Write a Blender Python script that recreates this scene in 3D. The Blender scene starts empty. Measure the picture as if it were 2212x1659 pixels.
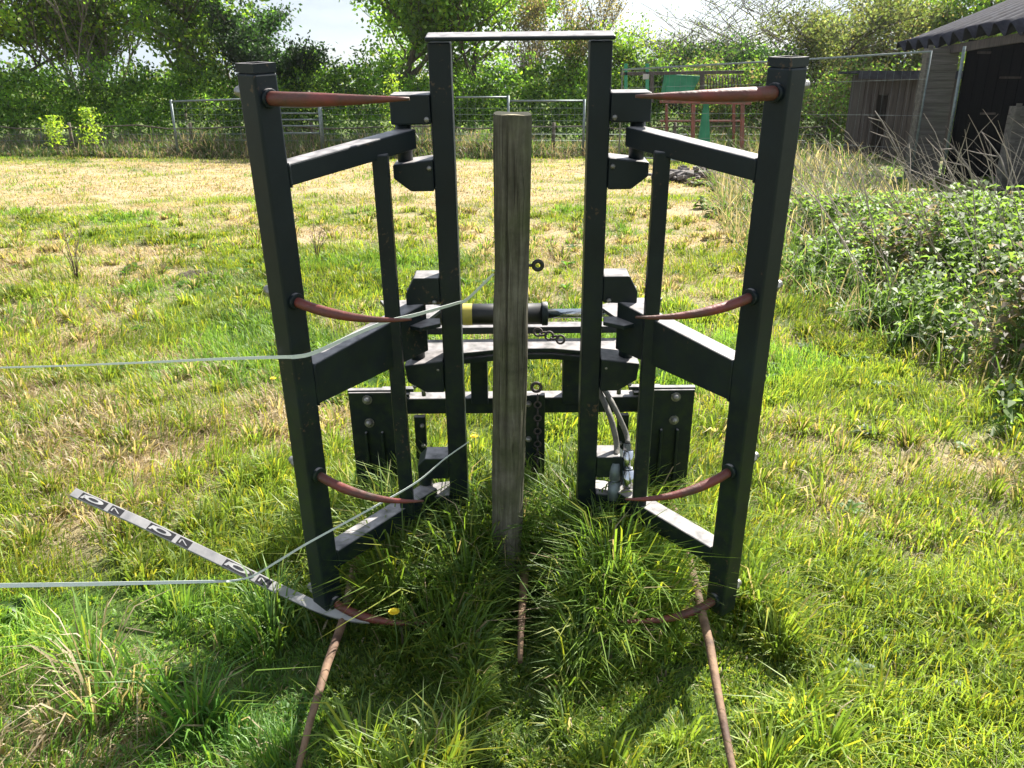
import bpy, math, random
import numpy as np
from mathutils import Vector, Matrix
R = math.radians
random.seed(7)
rng = np.random.default_rng(11)
S = bpy.context.scene
C = S.collection

# ------------------------------------------------------------------ camera
CAM_H = 1.5
PITCH = R(20.2)
cam_d = bpy.data.cameras.new('camera')
cam = bpy.data.objects.new('camera', cam_d); C.objects.link(cam)
cam.location = (0, 0, CAM_H)
cam.rotation_euler = (R(90) - PITCH, 0, 0)
cam_d.sensor_width = 36.0
cam_d.lens = 36.0 * 1740 / 2212
cam_d.clip_start = 0.05
cam_d.clip_end = 3000
S.camera = cam

# ------------------------------------------------------------------ sky and sun
SUN_EL, SUN_AZ = R(44), R(40)          # azimuth: to the right of the view direction (+Y)
w = bpy.data.worlds.new('World'); S.world = w
w.use_nodes = True
nt = w.node_tree; nt.nodes.clear()
sky = nt.nodes.new('ShaderNodeTexSky'); sky.sky_type = 'NISHITA'; sky.sun_disc = False
sky.sun_elevation = SUN_EL; sky.sun_rotation = SUN_AZ
sky.air_density = 1.0; sky.dust_density = 1.5; sky.ozone_density = 1.5
tc = nt.nodes.new('ShaderNodeTexCoord')
mp = nt.nodes.new('ShaderNodeMapping'); mp.inputs['Scale'].default_value = (1.0, 1.0, 3.2)
ns = nt.nodes.new('ShaderNodeTexNoise'); ns.inputs['Scale'].default_value = 2.6
ns.inputs['Detail'].default_value = 7; ns.inputs['Roughness'].default_value = 0.55
rp = nt.nodes.new('ShaderNodeValToRGB')
rp.color_ramp.elements[0].position = 0.40; rp.color_ramp.elements[0].color = (.62, .62, .62, 1); rp.color_ramp.elements[1].position = 0.60
mx = nt.nodes.new('ShaderNodeMixRGB'); mx.inputs['Color2'].default_value = (3.0, 3.35, 3.7, 1)
bg = nt.nodes.new('ShaderNodeBackground'); bg.inputs['Strength'].default_value = 0.075
wo = nt.nodes.new('ShaderNodeOutputWorld')
L = nt.links
L.new(tc.outputs['Generated'], mp.inputs['Vector']); L.new(mp.outputs['Vector'], ns.inputs['Vector'])
L.new(ns.outputs['Fac'], rp.inputs['Fac']); L.new(rp.outputs['Color'], mx.inputs['Fac'])
L.new(sky.outputs['Color'], mx.inputs['Color1']); L.new(mx.outputs['Color'], bg.inputs['Color'])
L.new(bg.outputs['Background'], wo.inputs['Surface'])

sd = bpy.data.lights.new('sun', 'SUN'); sd.energy = 4.2; sd.angle = R(0.5); sd.color = (1.0, 0.95, 0.86)
so = bpy.data.objects.new('sun', sd); C.objects.link(so)
sdir = Vector((math.sin(SUN_AZ) * math.cos(SUN_EL), math.cos(SUN_AZ) * math.cos(SUN_EL), math.sin(SUN_EL)))
so.rotation_euler = sdir.to_track_quat('Z', 'Y').to_euler()
so.location = (6, 8, 12)

S.view_settings.view_transform = 'Standard'; S.view_settings.look = 'None'
S.view_settings.exposure = 1.88; S.view_settings.gamma = 1.0
S.render.engine = 'CYCLES'
S.cycles.max_bounces = 8; S.cycles.transparent_max_bounces = 8
S.cycles.diffuse_bounces = 4; S.cycles.transmission_bounces = 4; S.cycles.glossy_bounces = 2

# ------------------------------------------------------------------ helpers
def tag(o, label=None, cat=None, group=None, kind=None):
    if label: o['label'] = label
    if cat: o['category'] = cat
    if group: o['group'] = group
    if kind: o['kind'] = kind
    return o

def empty(name, loc=(0, 0, 0), rz=0):
    o = bpy.data.objects.new(name, None); C.objects.link(o)
    o.location = loc; o.rotation_euler = (0, 0, rz); o.empty_display_size = 0.2
    return o

def V(*a): return Vector(a)

class MB:
    def __init__(s): s.v = []; s.f = []; s.sm = []
    def add(s, vs, fs, smooth=False):
        b = len(s.v); s.v += [tuple(x) for x in vs]
        for f in fs: s.f.append(tuple(b + i for i in f)); s.sm.append(smooth)
        return s
    def obox(s, c, ax, h):
        c = Vector(c); ax = [Vector(a).normalized() for a in ax]; vs = []
        for i in (-1, 1):
            for j in (-1, 1):
                for k in (-1, 1):
                    vs.append(c + ax[0] * h[0] * i + ax[1] * h[1] * j + ax[2] * h[2] * k)
        fs = [(0, 1, 3, 2), (4, 6, 7, 5), (0, 4, 5, 1), (2, 3, 7, 6), (0, 2, 6, 4), (1, 5, 7, 3)]
        return s.add(vs, fs)
    def box(s, a, b):
        c = [(a[i] + b[i]) / 2 for i in range(3)]; h = [abs(b[i] - a[i]) / 2 for i in range(3)]
        return s.obox(c, ((1, 0, 0), (0, 1, 0), (0, 0, 1)), h)
    def beam(s, p, q, wd, h0, h1=None, up=(0, 0, 1)):
        """box beam, wd wide, h0 tall at p and h1 tall at q, p and q on the centre line"""
        p, q, up = Vector(p), Vector(q), Vector(up); h1 = h0 if h1 is None else h1
        d = (q - p).normalized(); sd_ = d.cross(up).normalized()
        vs = []
        for pt, h in ((p, h0), (q, h1)):
            for a, b in ((-1, -1), (1, -1), (1, 1), (-1, 1)):
                vs.append(pt + sd_ * (wd / 2 * a) + up * (h / 2 * b))
        return s.add(vs, [(0, 1, 2, 3), (7, 6, 5, 4), (0, 4, 5, 1), (1, 5, 6, 2), (2, 6, 7, 3), (3, 7, 4, 0)])
    def tube(s, pts, rad, n=8, cap=True, smooth=True):
        pts = [Vector(p) for p in pts]
        if not hasattr(rad, '__len__'): rad = [rad] * len(pts)
        rings = []; prev = None
        for i, p in enumerate(pts):
            d = (pts[min(i + 1, len(pts) - 1)] - pts[max(i - 1, 0)]).normalized()
            if prev is None:
                u = d.cross(Vector((0, 0, 1)))
                if u.length < 0.1: u = d.cross(Vector((1, 0, 0)))
            else: u = prev - d * prev.dot(d)
            u.normalize(); prev = u; v_ = d.cross(u)
            rings.append([p + (u * math.cos(2 * math.pi * k / n) + v_ * math.sin(2 * math.pi * k / n)) * rad[i] for k in range(n)])
        vs = [x for r in rings for x in r]; fs = []
        for i in range(len(pts) - 1):
            for k in range(n):
                a = i * n + k; b = i * n + (k + 1) % n
                fs.append((a, b, b + n, a + n))
        s.add(vs, fs, smooth)
        if cap:
            b = len(s.v) - len(vs)
            s.f.append(tuple(b + k for k in range(n))[::-1]); s.sm.append(False)
            s.f.append(tuple(b + (len(pts) - 1) * n + k for k in range(n))); s.sm.append(False)
        return s
    def prism(s, poly, o, u, v_, th):
        o, u, v_ = Vector(o), Vector(u), Vector(v_); nn = u.cross(v_).normalized() * th
        n = len(poly); P = [o + u * a + v_ * b for a, b in poly]
        vs = P + [p + nn for p in P]
        fs = [tuple(range(n))[::-1], tuple(range(n, 2 * n))] + [(i, (i + 1) % n, (i + 1) % n + n, i + n) for i in range(n)]
        return s.add(vs, fs)
    def torus(s, c, u, v_, r0, r1, n=20, m=8):
        c, u, v_ = Vector(c), Vector(u).normalized(), Vector(v_).normalized(); w_ = u.cross(v_)
        vs = []; fs = []
        for i in range(n):
            a = 2 * math.pi * i / n; d = u * math.cos(a) + v_ * math.sin(a)
            for j in range(m):
                b = 2 * math.pi * j / m; vs.append(c + d * (r0 + r1 * math.cos(b)) + w_ * r1 * math.sin(b))
        for i in range(n):
            for j in range(m):
                fs.append((i * m + j, ((i + 1) % n) * m + j, ((i + 1) % n) * m + (j + 1) % m, i * m + (j + 1) % m))
        return s.add(vs, fs, True)
    def dome(s, c, d, r, n=10):
        c, d = Vector(c), Vector(d).normalized()
        return s.tube([c + d * (r * t) for t in (0, .35, .65, .85, .97)], [r, r * .94, r * .76, r * .52, r * .12], n)
    def build(s, name, mat, parent=None, bevel=0, seg=2):
        me = bpy.data.meshes.new(name); me.from_pydata(s.v, [], s.f); me.validate()
        me.polygons.foreach_set('use_smooth', s.sm[:len(me.polygons)]) if len(me.polygons) == len(s.sm) else None
        me.materials.append(mat); me.update()
        bm_fix(me)
        o = bpy.data.objects.new(name, me); C.objects.link(o)
        if parent: o.parent = parent
        if bevel:
            b = o.modifiers.new('bevel', 'BEVEL'); b.width = bevel; b.segments = seg; b.limit_method = 'ANGLE'
            b.harden_normals = False
        return o

import bmesh
def bm_fix(me):
    b = bmesh.new(); b.from_mesh(me); bmesh.ops.recalc_face_normals(b, faces=b.faces); b.to_mesh(me); b.free()

def big_mesh(name, verts, quads, tris, cols, mat, parent=None):
    """fast mesh from numpy arrays; cols = colour per vertex"""
    me = bpy.data.meshes.new(name)
    nq = 0 if quads is None else len(quads); ntr = 0 if tris is None else len(tris)
    me.vertices.add(len(verts)); me.vertices.foreach_set('co', np.asarray(verts, dtype=np.float32).ravel())
    loops = np.concatenate([a.ravel() for a in (quads, tris) if a is not None and len(a)])
    me.loops.add(len(loops)); me.loops.foreach_set('vertex_index', loops.astype(np.int32))
    ls = np.concatenate([np.arange(nq) * 4, nq * 4 + np.arange(ntr) * 3]).astype(np.int32)
    me.polygons.add(nq + ntr); me.polygons.foreach_set('loop_start', ls)
    me.update(calc_edges=True)
    if cols is not None:
        ca = me.color_attributes.new('col', 'FLOAT_COLOR', 'POINT')
        c4 = np.ones((len(verts), 4), dtype=np.float32); c4[:, :3] = cols
        ca.data.foreach_set('color', c4.ravel())
    me.materials.append(mat)
    o = bpy.data.objects.new(name, me); C.objects.link(o)
    if parent: o.parent = parent
    return o

def vnoise(x, y, scale, seed=0):
    r = np.random.default_rng(seed).random((256, 256))
    X = np.asarray(x) * scale + 1000.0; Y = np.asarray(y) * scale + 1000.0
    xi = np.floor(X).astype(int); yi = np.floor(Y).astype(int); fx = X - xi; fy = Y - yi
    fx = fx * fx * (3 - 2 * fx); fy = fy * fy * (3 - 2 * fy)
    g = lambda a, b: r[a % 256, b % 256]
    return (g(xi, yi) * (1 - fx) + g(xi + 1, yi) * fx) * (1 - fy) + (g(xi, yi + 1) * (1 - fx) + g(xi + 1, yi + 1) * fx) * fy
def fbm(x, y, scale, seed=0):
    return (vnoise(x, y, scale, seed) * .5 + vnoise(x, y, scale * 2.1, seed + 1) * .3 + vnoise(x, y, scale * 4.3, seed + 2) * .2)

def ground_z(x, y):
    """field surface: gentle lumps, and a low bank under the right-hand thicket"""
    z = (fbm(x, y, 1.3, 3) - .5) * .07 + (vnoise(x, y, .25, 9) - .5) * .10
    near = np.exp(-((np.asarray(x)) ** 2 + (np.asarray(y) - 2.2) ** 2) / 2.2)
    return z * (1 - .7 * near) - .045

# pixel (in a 2212 x 1659 view of the photograph) -> point at distance Y, used to survey real positions
FP = 1740.0
def U(x, y, Y, p=20.2, H=CAM_H):
    p = R(p); c, s_ = math.cos(p), math.sin(p); a = (x - 1106) / FP; b = (830 - y) / FP
    t = Y / (c + b * s_)
    return V(a * t, Y, H + (-s_ + b * c) * t)

# ------------------------------------------------------------------ materials
def mat(name): 
    m = bpy.data.materials.new(name); m.use_nodes = True
    return m, m.node_tree.nodes, m.node_tree.links, m.node_tree.nodes['Principled BSDF']
def nd(N, t, **k):
    n = N.new(t)
    for a, b in k.items():
        if a in n.inputs: n.inputs[a].default_value = b
        else: setattr(n, a, b)
    return n
def ramp(N, stops):
    r = N.new('ShaderNodeValToRGB'); e = r.color_ramp.elements
    while len(e) < len(stops): e.new(0.5)
    for i, (p, c) in enumerate(stops):
        e[i].position = p; e[i].color = (*c, 1) if hasattr(c, '__len__') else (c, c, c, 1)
    return r

def m_noisy(name, c0, c1, scale=8, rough=(.5, .8), bump=.2, stretch=(1, 1, 1), metallic=0, detail=6, bscale=None):
    m, N, K, B = mat(name)
    t = nd(N, 'ShaderNodeTexCoord'); mp_ = nd(N, 'ShaderNodeMapping', Scale=stretch)
    n = nd(N, 'ShaderNodeTexNoise', Scale=scale, Detail=detail, Roughness=.6)
    r = ramp(N, [(.35, c0), (.65, c1)])
    K.new(t.outputs['Object'], mp_.inputs['Vector']); K.new(mp_.outputs['Vector'], n.inputs['Vector'])
    K.new(n.outputs['Fac'], r.inputs['Fac']); K.new(r.outputs['Color'], B.inputs['Base Color'])
    mr = nd(N, 'ShaderNodeMapRange'); mr.inputs['To Min'].default_value = rough[0]; mr.inputs['To Max'].default_value = rough[1]
    K.new(n.outputs['Fac'], mr.inputs['Value']); K.new(mr.outputs['Result'], B.inputs['Roughness'])
    B.inputs['Metallic'].default_value = metallic
    if bump:
        n2 = nd(N, 'ShaderNodeTexNoise', Scale=bscale or scale * 4, Detail=5)
        K.new(mp_.outputs['Vector'], n2.inputs['Vector'])
        bp = nd(N, 'ShaderNodeBump', Strength=bump, Distance=.01)
        K.new(n2.outputs['Fac'], bp.inputs['Height']); K.new(bp.outputs['Normal'], B.inputs['Normal'])
    return m

def m_steel():
    m, N, K, B = mat('dark_painted_steel')
    t = nd(N, 'ShaderNodeTexCoord'); g = nd(N, 'ShaderNodeNewGeometry')
    n = nd(N, 'ShaderNodeTexNoise', Scale=7, Detail=8, Roughness=.65)
    K.new(t.outputs['Object'], n.inputs['Vector'])
    base = ramp(N, [(.35, (.003, .007, .011)), (.7, (.006, .013, .019))]); K.new(n.outputs['Fac'], base.inputs['Fac'])
    # green algae, patchy, mostly on the lower half of the steel
    sp = nd(N, 'ShaderNodeSeparateXYZ'); K.new(t.outputs['Object'], sp.inputs['Vector'])
    mr = nd(N, 'ShaderNodeMapRange'); mr.inputs['From Min'].default_value = 1.15; mr.inputs['From Max'].default_value = .3
    K.new(sp.outputs['Z'], mr.inputs['Value'])
    n2 = nd(N, 'ShaderNodeTexNoise', Scale=22, Detail=6, Roughness=.7); K.new(t.outputs['Object'], n2.inputs['Vector'])
    r2 = ramp(N, [(.42, 0.0), (.68, 1.0)]); K.new(n2.outputs['Fac'], r2.inputs['Fac'])
    mu = nd(N, 'ShaderNodeMath', operation='MULTIPLY'); K.new(mr.outputs['Result'], mu.inputs[0]); K.new(r2.outputs['Color'], mu.inputs[1])
    mu.use_clamp = True
    mu3 = nd(N, 'ShaderNodeMath', operation='MULTIPLY'); K.new(mu.outputs[0], mu3.inputs[0]); mu3.inputs[1].default_value = .95
    mxa = nd(N, 'ShaderNodeMixRGB'); mxa.inputs['Color2'].default_value = (.018, .034, .010, 1)
    K.new(mu3.outputs[0], mxa.inputs['Fac']); K.new(base.outputs['Color'], mxa.inputs['Color1'])
    # chips and rust freckles
    n4 = nd(N, 'ShaderNodeTexNoise', Scale=85, Detail=3, Roughness=.5); K.new(t.outputs['Object'], n4.inputs['Vector'])
    n5 = nd(N, 'ShaderNodeTexNoise', Scale=5, Detail=2); K.new(t.outputs['Object'], n5.inputs['Vector'])
    ad = nd(N, 'ShaderNodeMath', operation='ADD'); K.new(n4.outputs['Fac'], ad.inputs[0]); K.new(n5.outputs['Fac'], ad.inputs[1])
    r4 = ramp(N, [(.0, 0.0), (1.0, 1.0)]); r4.color_ramp.elements[0].position = .62; r4.color_ramp.elements[1].position = .66
    hf = nd(N, 'ShaderNodeMath', operation='MULTIPLY'); hf.inputs[1].default_value = .5; K.new(ad.outputs[0], hf.inputs[0]); K.new(hf.outputs[0], r4.inputs['Fac'])
    mxc = nd(N, 'ShaderNodeMixRGB'); mxc.inputs['Color2'].default_value = (.07, .045, .03, 1)
    K.new(r4.outputs['Color'], mxc.inputs['Fac']); K.new(mxa.outputs['Color'], mxc.inputs['Color1']); mxa = mxc
    # upward faces get a paler, patchy colour standing in for sun glare
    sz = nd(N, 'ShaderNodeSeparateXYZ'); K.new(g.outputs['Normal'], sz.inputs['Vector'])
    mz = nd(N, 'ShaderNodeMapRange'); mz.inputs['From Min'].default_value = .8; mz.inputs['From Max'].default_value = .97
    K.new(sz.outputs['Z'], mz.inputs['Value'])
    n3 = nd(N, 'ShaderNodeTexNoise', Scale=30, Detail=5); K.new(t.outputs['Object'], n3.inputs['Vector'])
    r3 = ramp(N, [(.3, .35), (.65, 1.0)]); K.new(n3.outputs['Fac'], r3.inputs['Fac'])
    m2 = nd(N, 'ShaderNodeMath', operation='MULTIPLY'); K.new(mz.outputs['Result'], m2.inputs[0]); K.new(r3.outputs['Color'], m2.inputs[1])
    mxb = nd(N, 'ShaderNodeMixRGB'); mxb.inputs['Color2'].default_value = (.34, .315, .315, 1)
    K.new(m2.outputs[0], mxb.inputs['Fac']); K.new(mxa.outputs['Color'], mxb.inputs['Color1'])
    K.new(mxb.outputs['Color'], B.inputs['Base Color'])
    rr = nd(N, 'ShaderNodeMapRange'); rr.inputs['To Min'].default_value = .38; rr.inputs['To Max'].default_value = .62
    K.new(n2.outputs['Fac'], rr.inputs['Value']); K.new(rr.outputs['Result'], B.inputs['Roughness'])
    B.inputs['Specular IOR Level'].default_value = .32
    bp = nd(N, 'ShaderNodeBump', Strength=.12, Distance=.003); K.new(n2.outputs['Fac'], bp.inputs['Height']); K.new(bp.outputs['Normal'], B.inputs['Normal'])
    return m
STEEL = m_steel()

def m_leaf(name, trans=.5, gloss=.06, rough=.45, gain=1.0):
    m, N, K, B = mat(name); N.remove(B); out = N['Material Output']
    a = nd(N, 'ShaderNodeAttribute', attribute_name='col')
    src = a.outputs['Color']
    d = nd(N, 'ShaderNodeBsdfDiffuse'); tr = nd(N, 'ShaderNodeBsdfTranslucent'); gl = nd(N, 'ShaderNodeBsdfGlossy', Roughness=rough)
    K.new(src, d.inputs['Color'])
    # light coming through a blade is yellower than light bouncing off it
    hs = nd(N, 'ShaderNodeMixRGB', blend_type='MULTIPLY'); hs.inputs['Fac'].default_value = 1; hs.inputs['Color2'].default_value = (1.35 * gain, 1.35 * gain, .72 * gain, 1)
    K.new(src, hs.inputs['Color1']); K.new(hs.outputs['Color'], tr.inputs['Color'])
    x1 = nd(N, 'ShaderNodeMixShader'); x1.inputs['Fac'].default_value = trans
    x2 = nd(N, 'ShaderNodeMixShader'); x2.inputs['Fac'].default_value = gloss
    K.new(d.outputs[0], x1.inputs[1]); K.new(tr.outputs[0], x1.inputs[2])
    K.new(x1.outputs[0], x2.inputs[1]); K.new(gl.outputs[0], x2.inputs[2]); K.new(x2.outputs[0], out.inputs['Surface'])
    return m
GRASS = m_leaf('grass_blades', .5, .03, .5)
LEAF = m_leaf('leaves', .55, .03, .5, 1.45)
BARK = m_noisy('bark', (.05, .04, .03), (.14, .115, .085), 12, (.8, .95), .5, (1, 1, .3))
BARK_PALE = m_noisy('pale_bark', (.12, .10, .085), (.26, .225, .19), 12, (.8, .95), .4, (1, 1, .3))
RED = m_noisy('rusty_red_paint', (.17, .030, .024), (.060, .030, .020), 14, (.4, .7), .25, (1, 1, 1))
RUST = m_noisy('brown_rust', (.07, .036, .022), (.22, .135, .08), 14, (.7, .9), .4)
BOLT = m_noisy('dull_zinc', (.30, .29, .27), (.16, .15, .14), 60, (.35, .6), .1, metallic=.7)
CHROME = m_noisy('chromed_rod', (.5, .52, .56), (.62, .63, .66), 40, (.12, .25), 0, metallic=1)
YELLOW = m_noisy('faded_yellow_label', (.62, .50, .08), (.5, .42, .10), 30, (.5, .7), 0)
RUBBER = m_noisy('dusty_grey_rubber', (.10, .095, .085), (.20, .185, .16), 30, (.6, .85), .15)
GALV = m_noisy('galvanised_tube', (.11, .135, .14), (.20, .235, .24), 20, (.4, .65), .05, metallic=.5)
HOLE = m_noisy('hollow_shade', (.006, .006, .006), (.012, .012, .012), 20, (.6, .8), 0)
PLASTIC = m_noisy('black_plastic', (.010, .010, .011), (.016, .016, .017), 20, (.35, .5), 0)
TAPE = m_noisy('white_polytape', (.55, .60, .58), (.72, .75, .72), 90, (.5, .7), .1, (1, 1, 12))
STRAP = m_noisy('pale_grey_plastic', (.20, .195, .20), (.34, .325, .32), 10, (.5, .75), .08)
STRAPW = m_noisy('white_print', (.30, .29, .29), (.42, .41, .40), 30, (.5, .7), 0)
INK = m_noisy('worn_black_print', (.006, .006, .009), (.02, .02, .024), 60, (.8, .9), 0)
REDP = m_noisy('faded_red_paint', (.26, .07, .055), (.14, .06, .045), 6, (.5, .75), .1)
GREENP = m_noisy('green_paint', (.01, .17, .09), (.03, .25, .14), 4, (.4, .6), .05)
DARKIRON = m_noisy('dark_iron', (.03, .025, .025), (.08, .06, .055), 10, (.6, .8), .1)
FLOWER = m_noisy('dandelion_yellow', (.75, .52, .01), (.8, .6, .02), 30, (.6, .8), 0)

def m_wood(name, c0, c1, c2, scale=1.0, axis='z', green=0):
    m, N, K, B = mat(name)
    t = nd(N, 'ShaderNodeTexCoord')
    st = {'z': (14, 14, .9), 'x': (.9, 14, 14)}[axis]
    mp_ = nd(N, 'ShaderNodeMapping', Scale=tuple(scale * a for a in st))
    n = nd(N, 'ShaderNodeTexNoise', Scale=3, Detail=8, Roughness=.65, Distortion=.4)
    K.new(t.outputs['Object'], mp_.inputs['Vector']); K.new(mp_.outputs['Vector'], n.inputs['Vector'])
    r = ramp(N, [(.25, c0), (.5, c1), (.75, c2)]); K.new(n.outputs['Fac'], r.inputs['Fac'])
    last = r.outputs['Color']
    n2 = nd(N, 'ShaderNodeTexNoise', Scale=5 * scale, Detail=4); K.new(t.outputs['Object'], n2.inputs['Vector'])
    if green:
        r2 = ramp(N, [(.45, 0.0), (.7, green)]); K.new(n2.outputs['Fac'], r2.inputs['Fac'])
        x = nd(N, 'ShaderNodeMixRGB'); x.inputs['Color2'].default_value = (.07, .085, .03, 1)
        K.new(r2.outputs['Color'], x.inputs['Fac']); K.new(last, x.inputs['Color1']); last = x.outputs['Color']
    K.new(last, B.inputs['Base Color']); B.inputs['Roughness'].default_value = .85
    bp = nd(N, 'ShaderNodeBump', Strength=.5, Distance=.006); K.new(n.outputs['Fac'], bp.inputs['Height']); K.new(bp.outputs['Normal'], B.inputs['Normal'])
    return m
POSTWOOD = m_wood('weathered_post_wood', (.045, .041, .033), (.098, .090, .070), (.18, .167, .135), 1.5, 'z', .6)
POSTWOOD.node_tree.nodes['Principled BSDF'].inputs['Specular IOR Level'].default_value = .12
def add_cracks(m):
    N, K = m.node_tree.nodes, m.node_tree.links; B = N['Principled BSDF']; src = B.inputs['Base Color'].links[0].from_socket
    t = nd(N, 'ShaderNodeTexCoord'); mp_ = nd(N, 'ShaderNodeMapping', Scale=(60, 60, 2.2)); v_ = nd(N, 'ShaderNodeTexNoise', Scale=1.6, Detail=3, Distortion=.6)
    K.new(t.outputs['Object'], mp_.inputs['Vector']); K.new(mp_.outputs['Vector'], v_.inputs['Vector'])
    r_ = ramp(N, [(.60, 0.0), (.68, .65)]); K.new(v_.outputs['Fac'], r_.inputs['Fac'])
    x = nd(N, 'ShaderNodeMixRGB'); x.inputs['Color2'].default_value = (.018, .014, .010, 1)
    K.new(r_.outputs['Color'], x.inputs['Fac']); K.new(src, x.inputs['Color1'])
    n = nd(N, 'ShaderNodeTexNoise', Scale=9, Detail=6, Roughness=.7); K.new(t.outputs['Object'], n.inputs['Vector'])
    r2 = ramp(N, [(.3, .55), (.7, 1.45)]); K.new(n.outputs['Fac'], r2.inputs['Fac'])
    y_ = nd(N, 'ShaderNodeMixRGB', blend_type='MULTIPLY'); y_.inputs['Fac'].default_value = 1
    K.new(x.outputs['Color'], y_.inputs['Color1']); K.new(r2.outputs['Color'], y_.inputs['Color2']); K.new(y_.outputs['Color'], B.inputs['Base Color'])
add_cracks(POSTWOOD)
POSTTOP = m_noisy('sawn_end_grain', (.30, .25, .15), (.42, .36, .24), 25, (.8, .9), .3)
GREYWOOD = m_wood('grey_boards', (.05, .043, .038), (.11, .097, .088), (.18, .16, .15), .6, 'x', .2)
DARKWOOD = m_wood('dark_boards', (.026, .019, .020), (.055, .042, .040), (.095, .075, .068), .5, 'z')
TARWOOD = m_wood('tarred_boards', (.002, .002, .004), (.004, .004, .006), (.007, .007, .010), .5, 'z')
CORR = m_noisy('weathered_bitumen_sheet', (.02, .02, .028), (.05, .05, .064), 5, (.8, .95), .2)
CORR.node_tree.nodes['Principled BSDF'].inputs['Specular IOR Level'].default_value = .06
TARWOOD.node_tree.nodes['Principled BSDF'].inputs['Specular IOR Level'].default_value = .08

# ------------------------------------------------------------------ ground
def m_ground():
    m, N, K, B = mat('rough_pasture')
    t = nd(N, 'ShaderNodeTexCoord'); a = nd(N, 'ShaderNodeAttribute', attribute_name='col')
    n = nd(N, 'ShaderNodeTexNoise', Scale=28, Detail=8, Roughness=.7); K.new(t.outputs['Object'], n.inputs['Vector'])
    r = ramp(N, [(.3, .45), (.7, 1.35)]); K.new(n.outputs['Fac'], r.inputs['Fac'])
    x = nd(N, 'ShaderNodeMixRGB', blend_type='MULTIPLY'); x.inputs['Fac'].default_value = 1
    K.new(a.outputs['Color'], x.inputs['Color1']); K.new(r.outputs['Color'], x.inputs['Color2'])
    K.new(x.outputs['Color'], B.inputs['Base Color']); B.inputs['Roughness'].default_value = .95
    B.inputs['Specular IOR Level'].default_value = .1
    bp = nd(N, 'ShaderNodeBump', Strength=.8, Distance=.04); K.new(n.outputs['Fac'], bp.inputs['Height']); K.new(bp.outputs['Normal'], B.inputs['Normal'])
    return m

def dryness(x, y):
    """0 = lush green grass, 1 = dry straw"""
    x = np.asarray(x, float); y = np.asarray(y, float)
    far = np.clip((y - 4.8 + .25 * x) / 7.5, 0, 1)
    far *= np.clip(1.15 - np.clip(x - 1.5, 0, 9) * .30, .15, 1)
    n = fbm(x, y, .9, 21)
    n2 = fbm(x, y, 3.0, 31)
    d = .25 + .68 * far + .14 * np.clip(-x - .6, 0, 1) * np.clip((y - 2.4) / 1.5, 0, 1) + (n - .5) * 2.3 + (n2 - .5) * 1.1
    d -= .16 * np.clip(1.2 + .5 * x - .25 * (y - 2), 0, 1) * np.clip((5.5 - y) / 2, 0, 1)
    d -= .55 * np.exp(-((x - .05) ** 2 / .9 + (y - 2.1) ** 2 / .8))
    d = np.where(y > 18.3, d * .55, d); d = np.where(y > 20.4, d * .15, d)
    return np.clip(d, 0, 1)

def make_ground():
    xs = np.concatenate([[-900, -300, -100, -50, -30], np.linspace(-20, 20, 161), [30, 50, 100, 300, 900]])
    ys = np.concatenate([[-900, -200, -50, -15, -5], np.linspace(-1, 26, 163), [32, 45, 80, 200, 900]])
    X, Y = np.meshgrid(xs, ys); Z = ground_z(X, Y) * np.exp(-np.clip(np.hypot(X, Y) - 26, 0, None) / 10)
    v = np.stack([X, Y, Z], -1).reshape(-1, 3); nx = len(xs)
    I, J = np.meshgrid(np.arange(len(ys) - 1), np.arange(nx - 1), indexing='ij'); a = (I * nx + J).ravel()
    q = np.stack([a, a + 1, a + nx + 1, a + nx], -1)
    d = dryness(v[:, 0], v[:, 1])[:, None]
    c = np.array([[.075, .12, .028]]) * (1 - d) + np.array([[.42, .33, .205]]) * d
    o = big_mesh('ground', v, q, None, c, m_ground())
    o.data.polygons.foreach_set('use_smooth', np.ones(len(o.data.polygons), bool))
    tag(o, 'rough pasture of green and straw coloured grass', 'ground', kind='structure')
make_ground()

# ------------------------------------------------------------------ grass
def blades(x, y, h, wd, az, lean, col0, col1, bend=None):
    n = len(x); z = ground_z(x, y) - .01
    d = np.stack([np.cos(az), np.sin(az)], -1)
    fa = az + rng.uniform(-1.4, 1.4, n) + math.pi / 2
    s = np.stack([np.cos(fa), np.sin(fa)], -1) * (wd / 2)[:, None]
    P = np.stack([x, y], -1)
    k = np.clip(1 - lean * .35, .5, 1)
    def pt(f, hf): return np.concatenate([P + d * (h * lean * f)[:, None], (z + h * hf * k)[:, None]], 1)
    sz = np.concatenate([s, np.zeros((n, 1))], 1)
    p0, p1, p2, p3 = pt(0, 0), pt(.12, .42), pt(.42, .78), pt(1, 1.0 - .1)
    # droop for strongly leaning ones
    p3[:, 2] -= (h * np.clip(lean - .6, 0, 1) * .45)
    v = np.stack([p0 - sz, p0 + sz, p1 - sz * .95, p1 + sz * .95, p2 - sz * .7, p2 + sz * .7, p3], 1)
    c = np.stack([col0, col0, (col0 + col1) / 2, (col0 + col1) / 2, col1, col1, col1], 1)
    return v.reshape(-1, 3), c.reshape(-1, 3)

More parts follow.
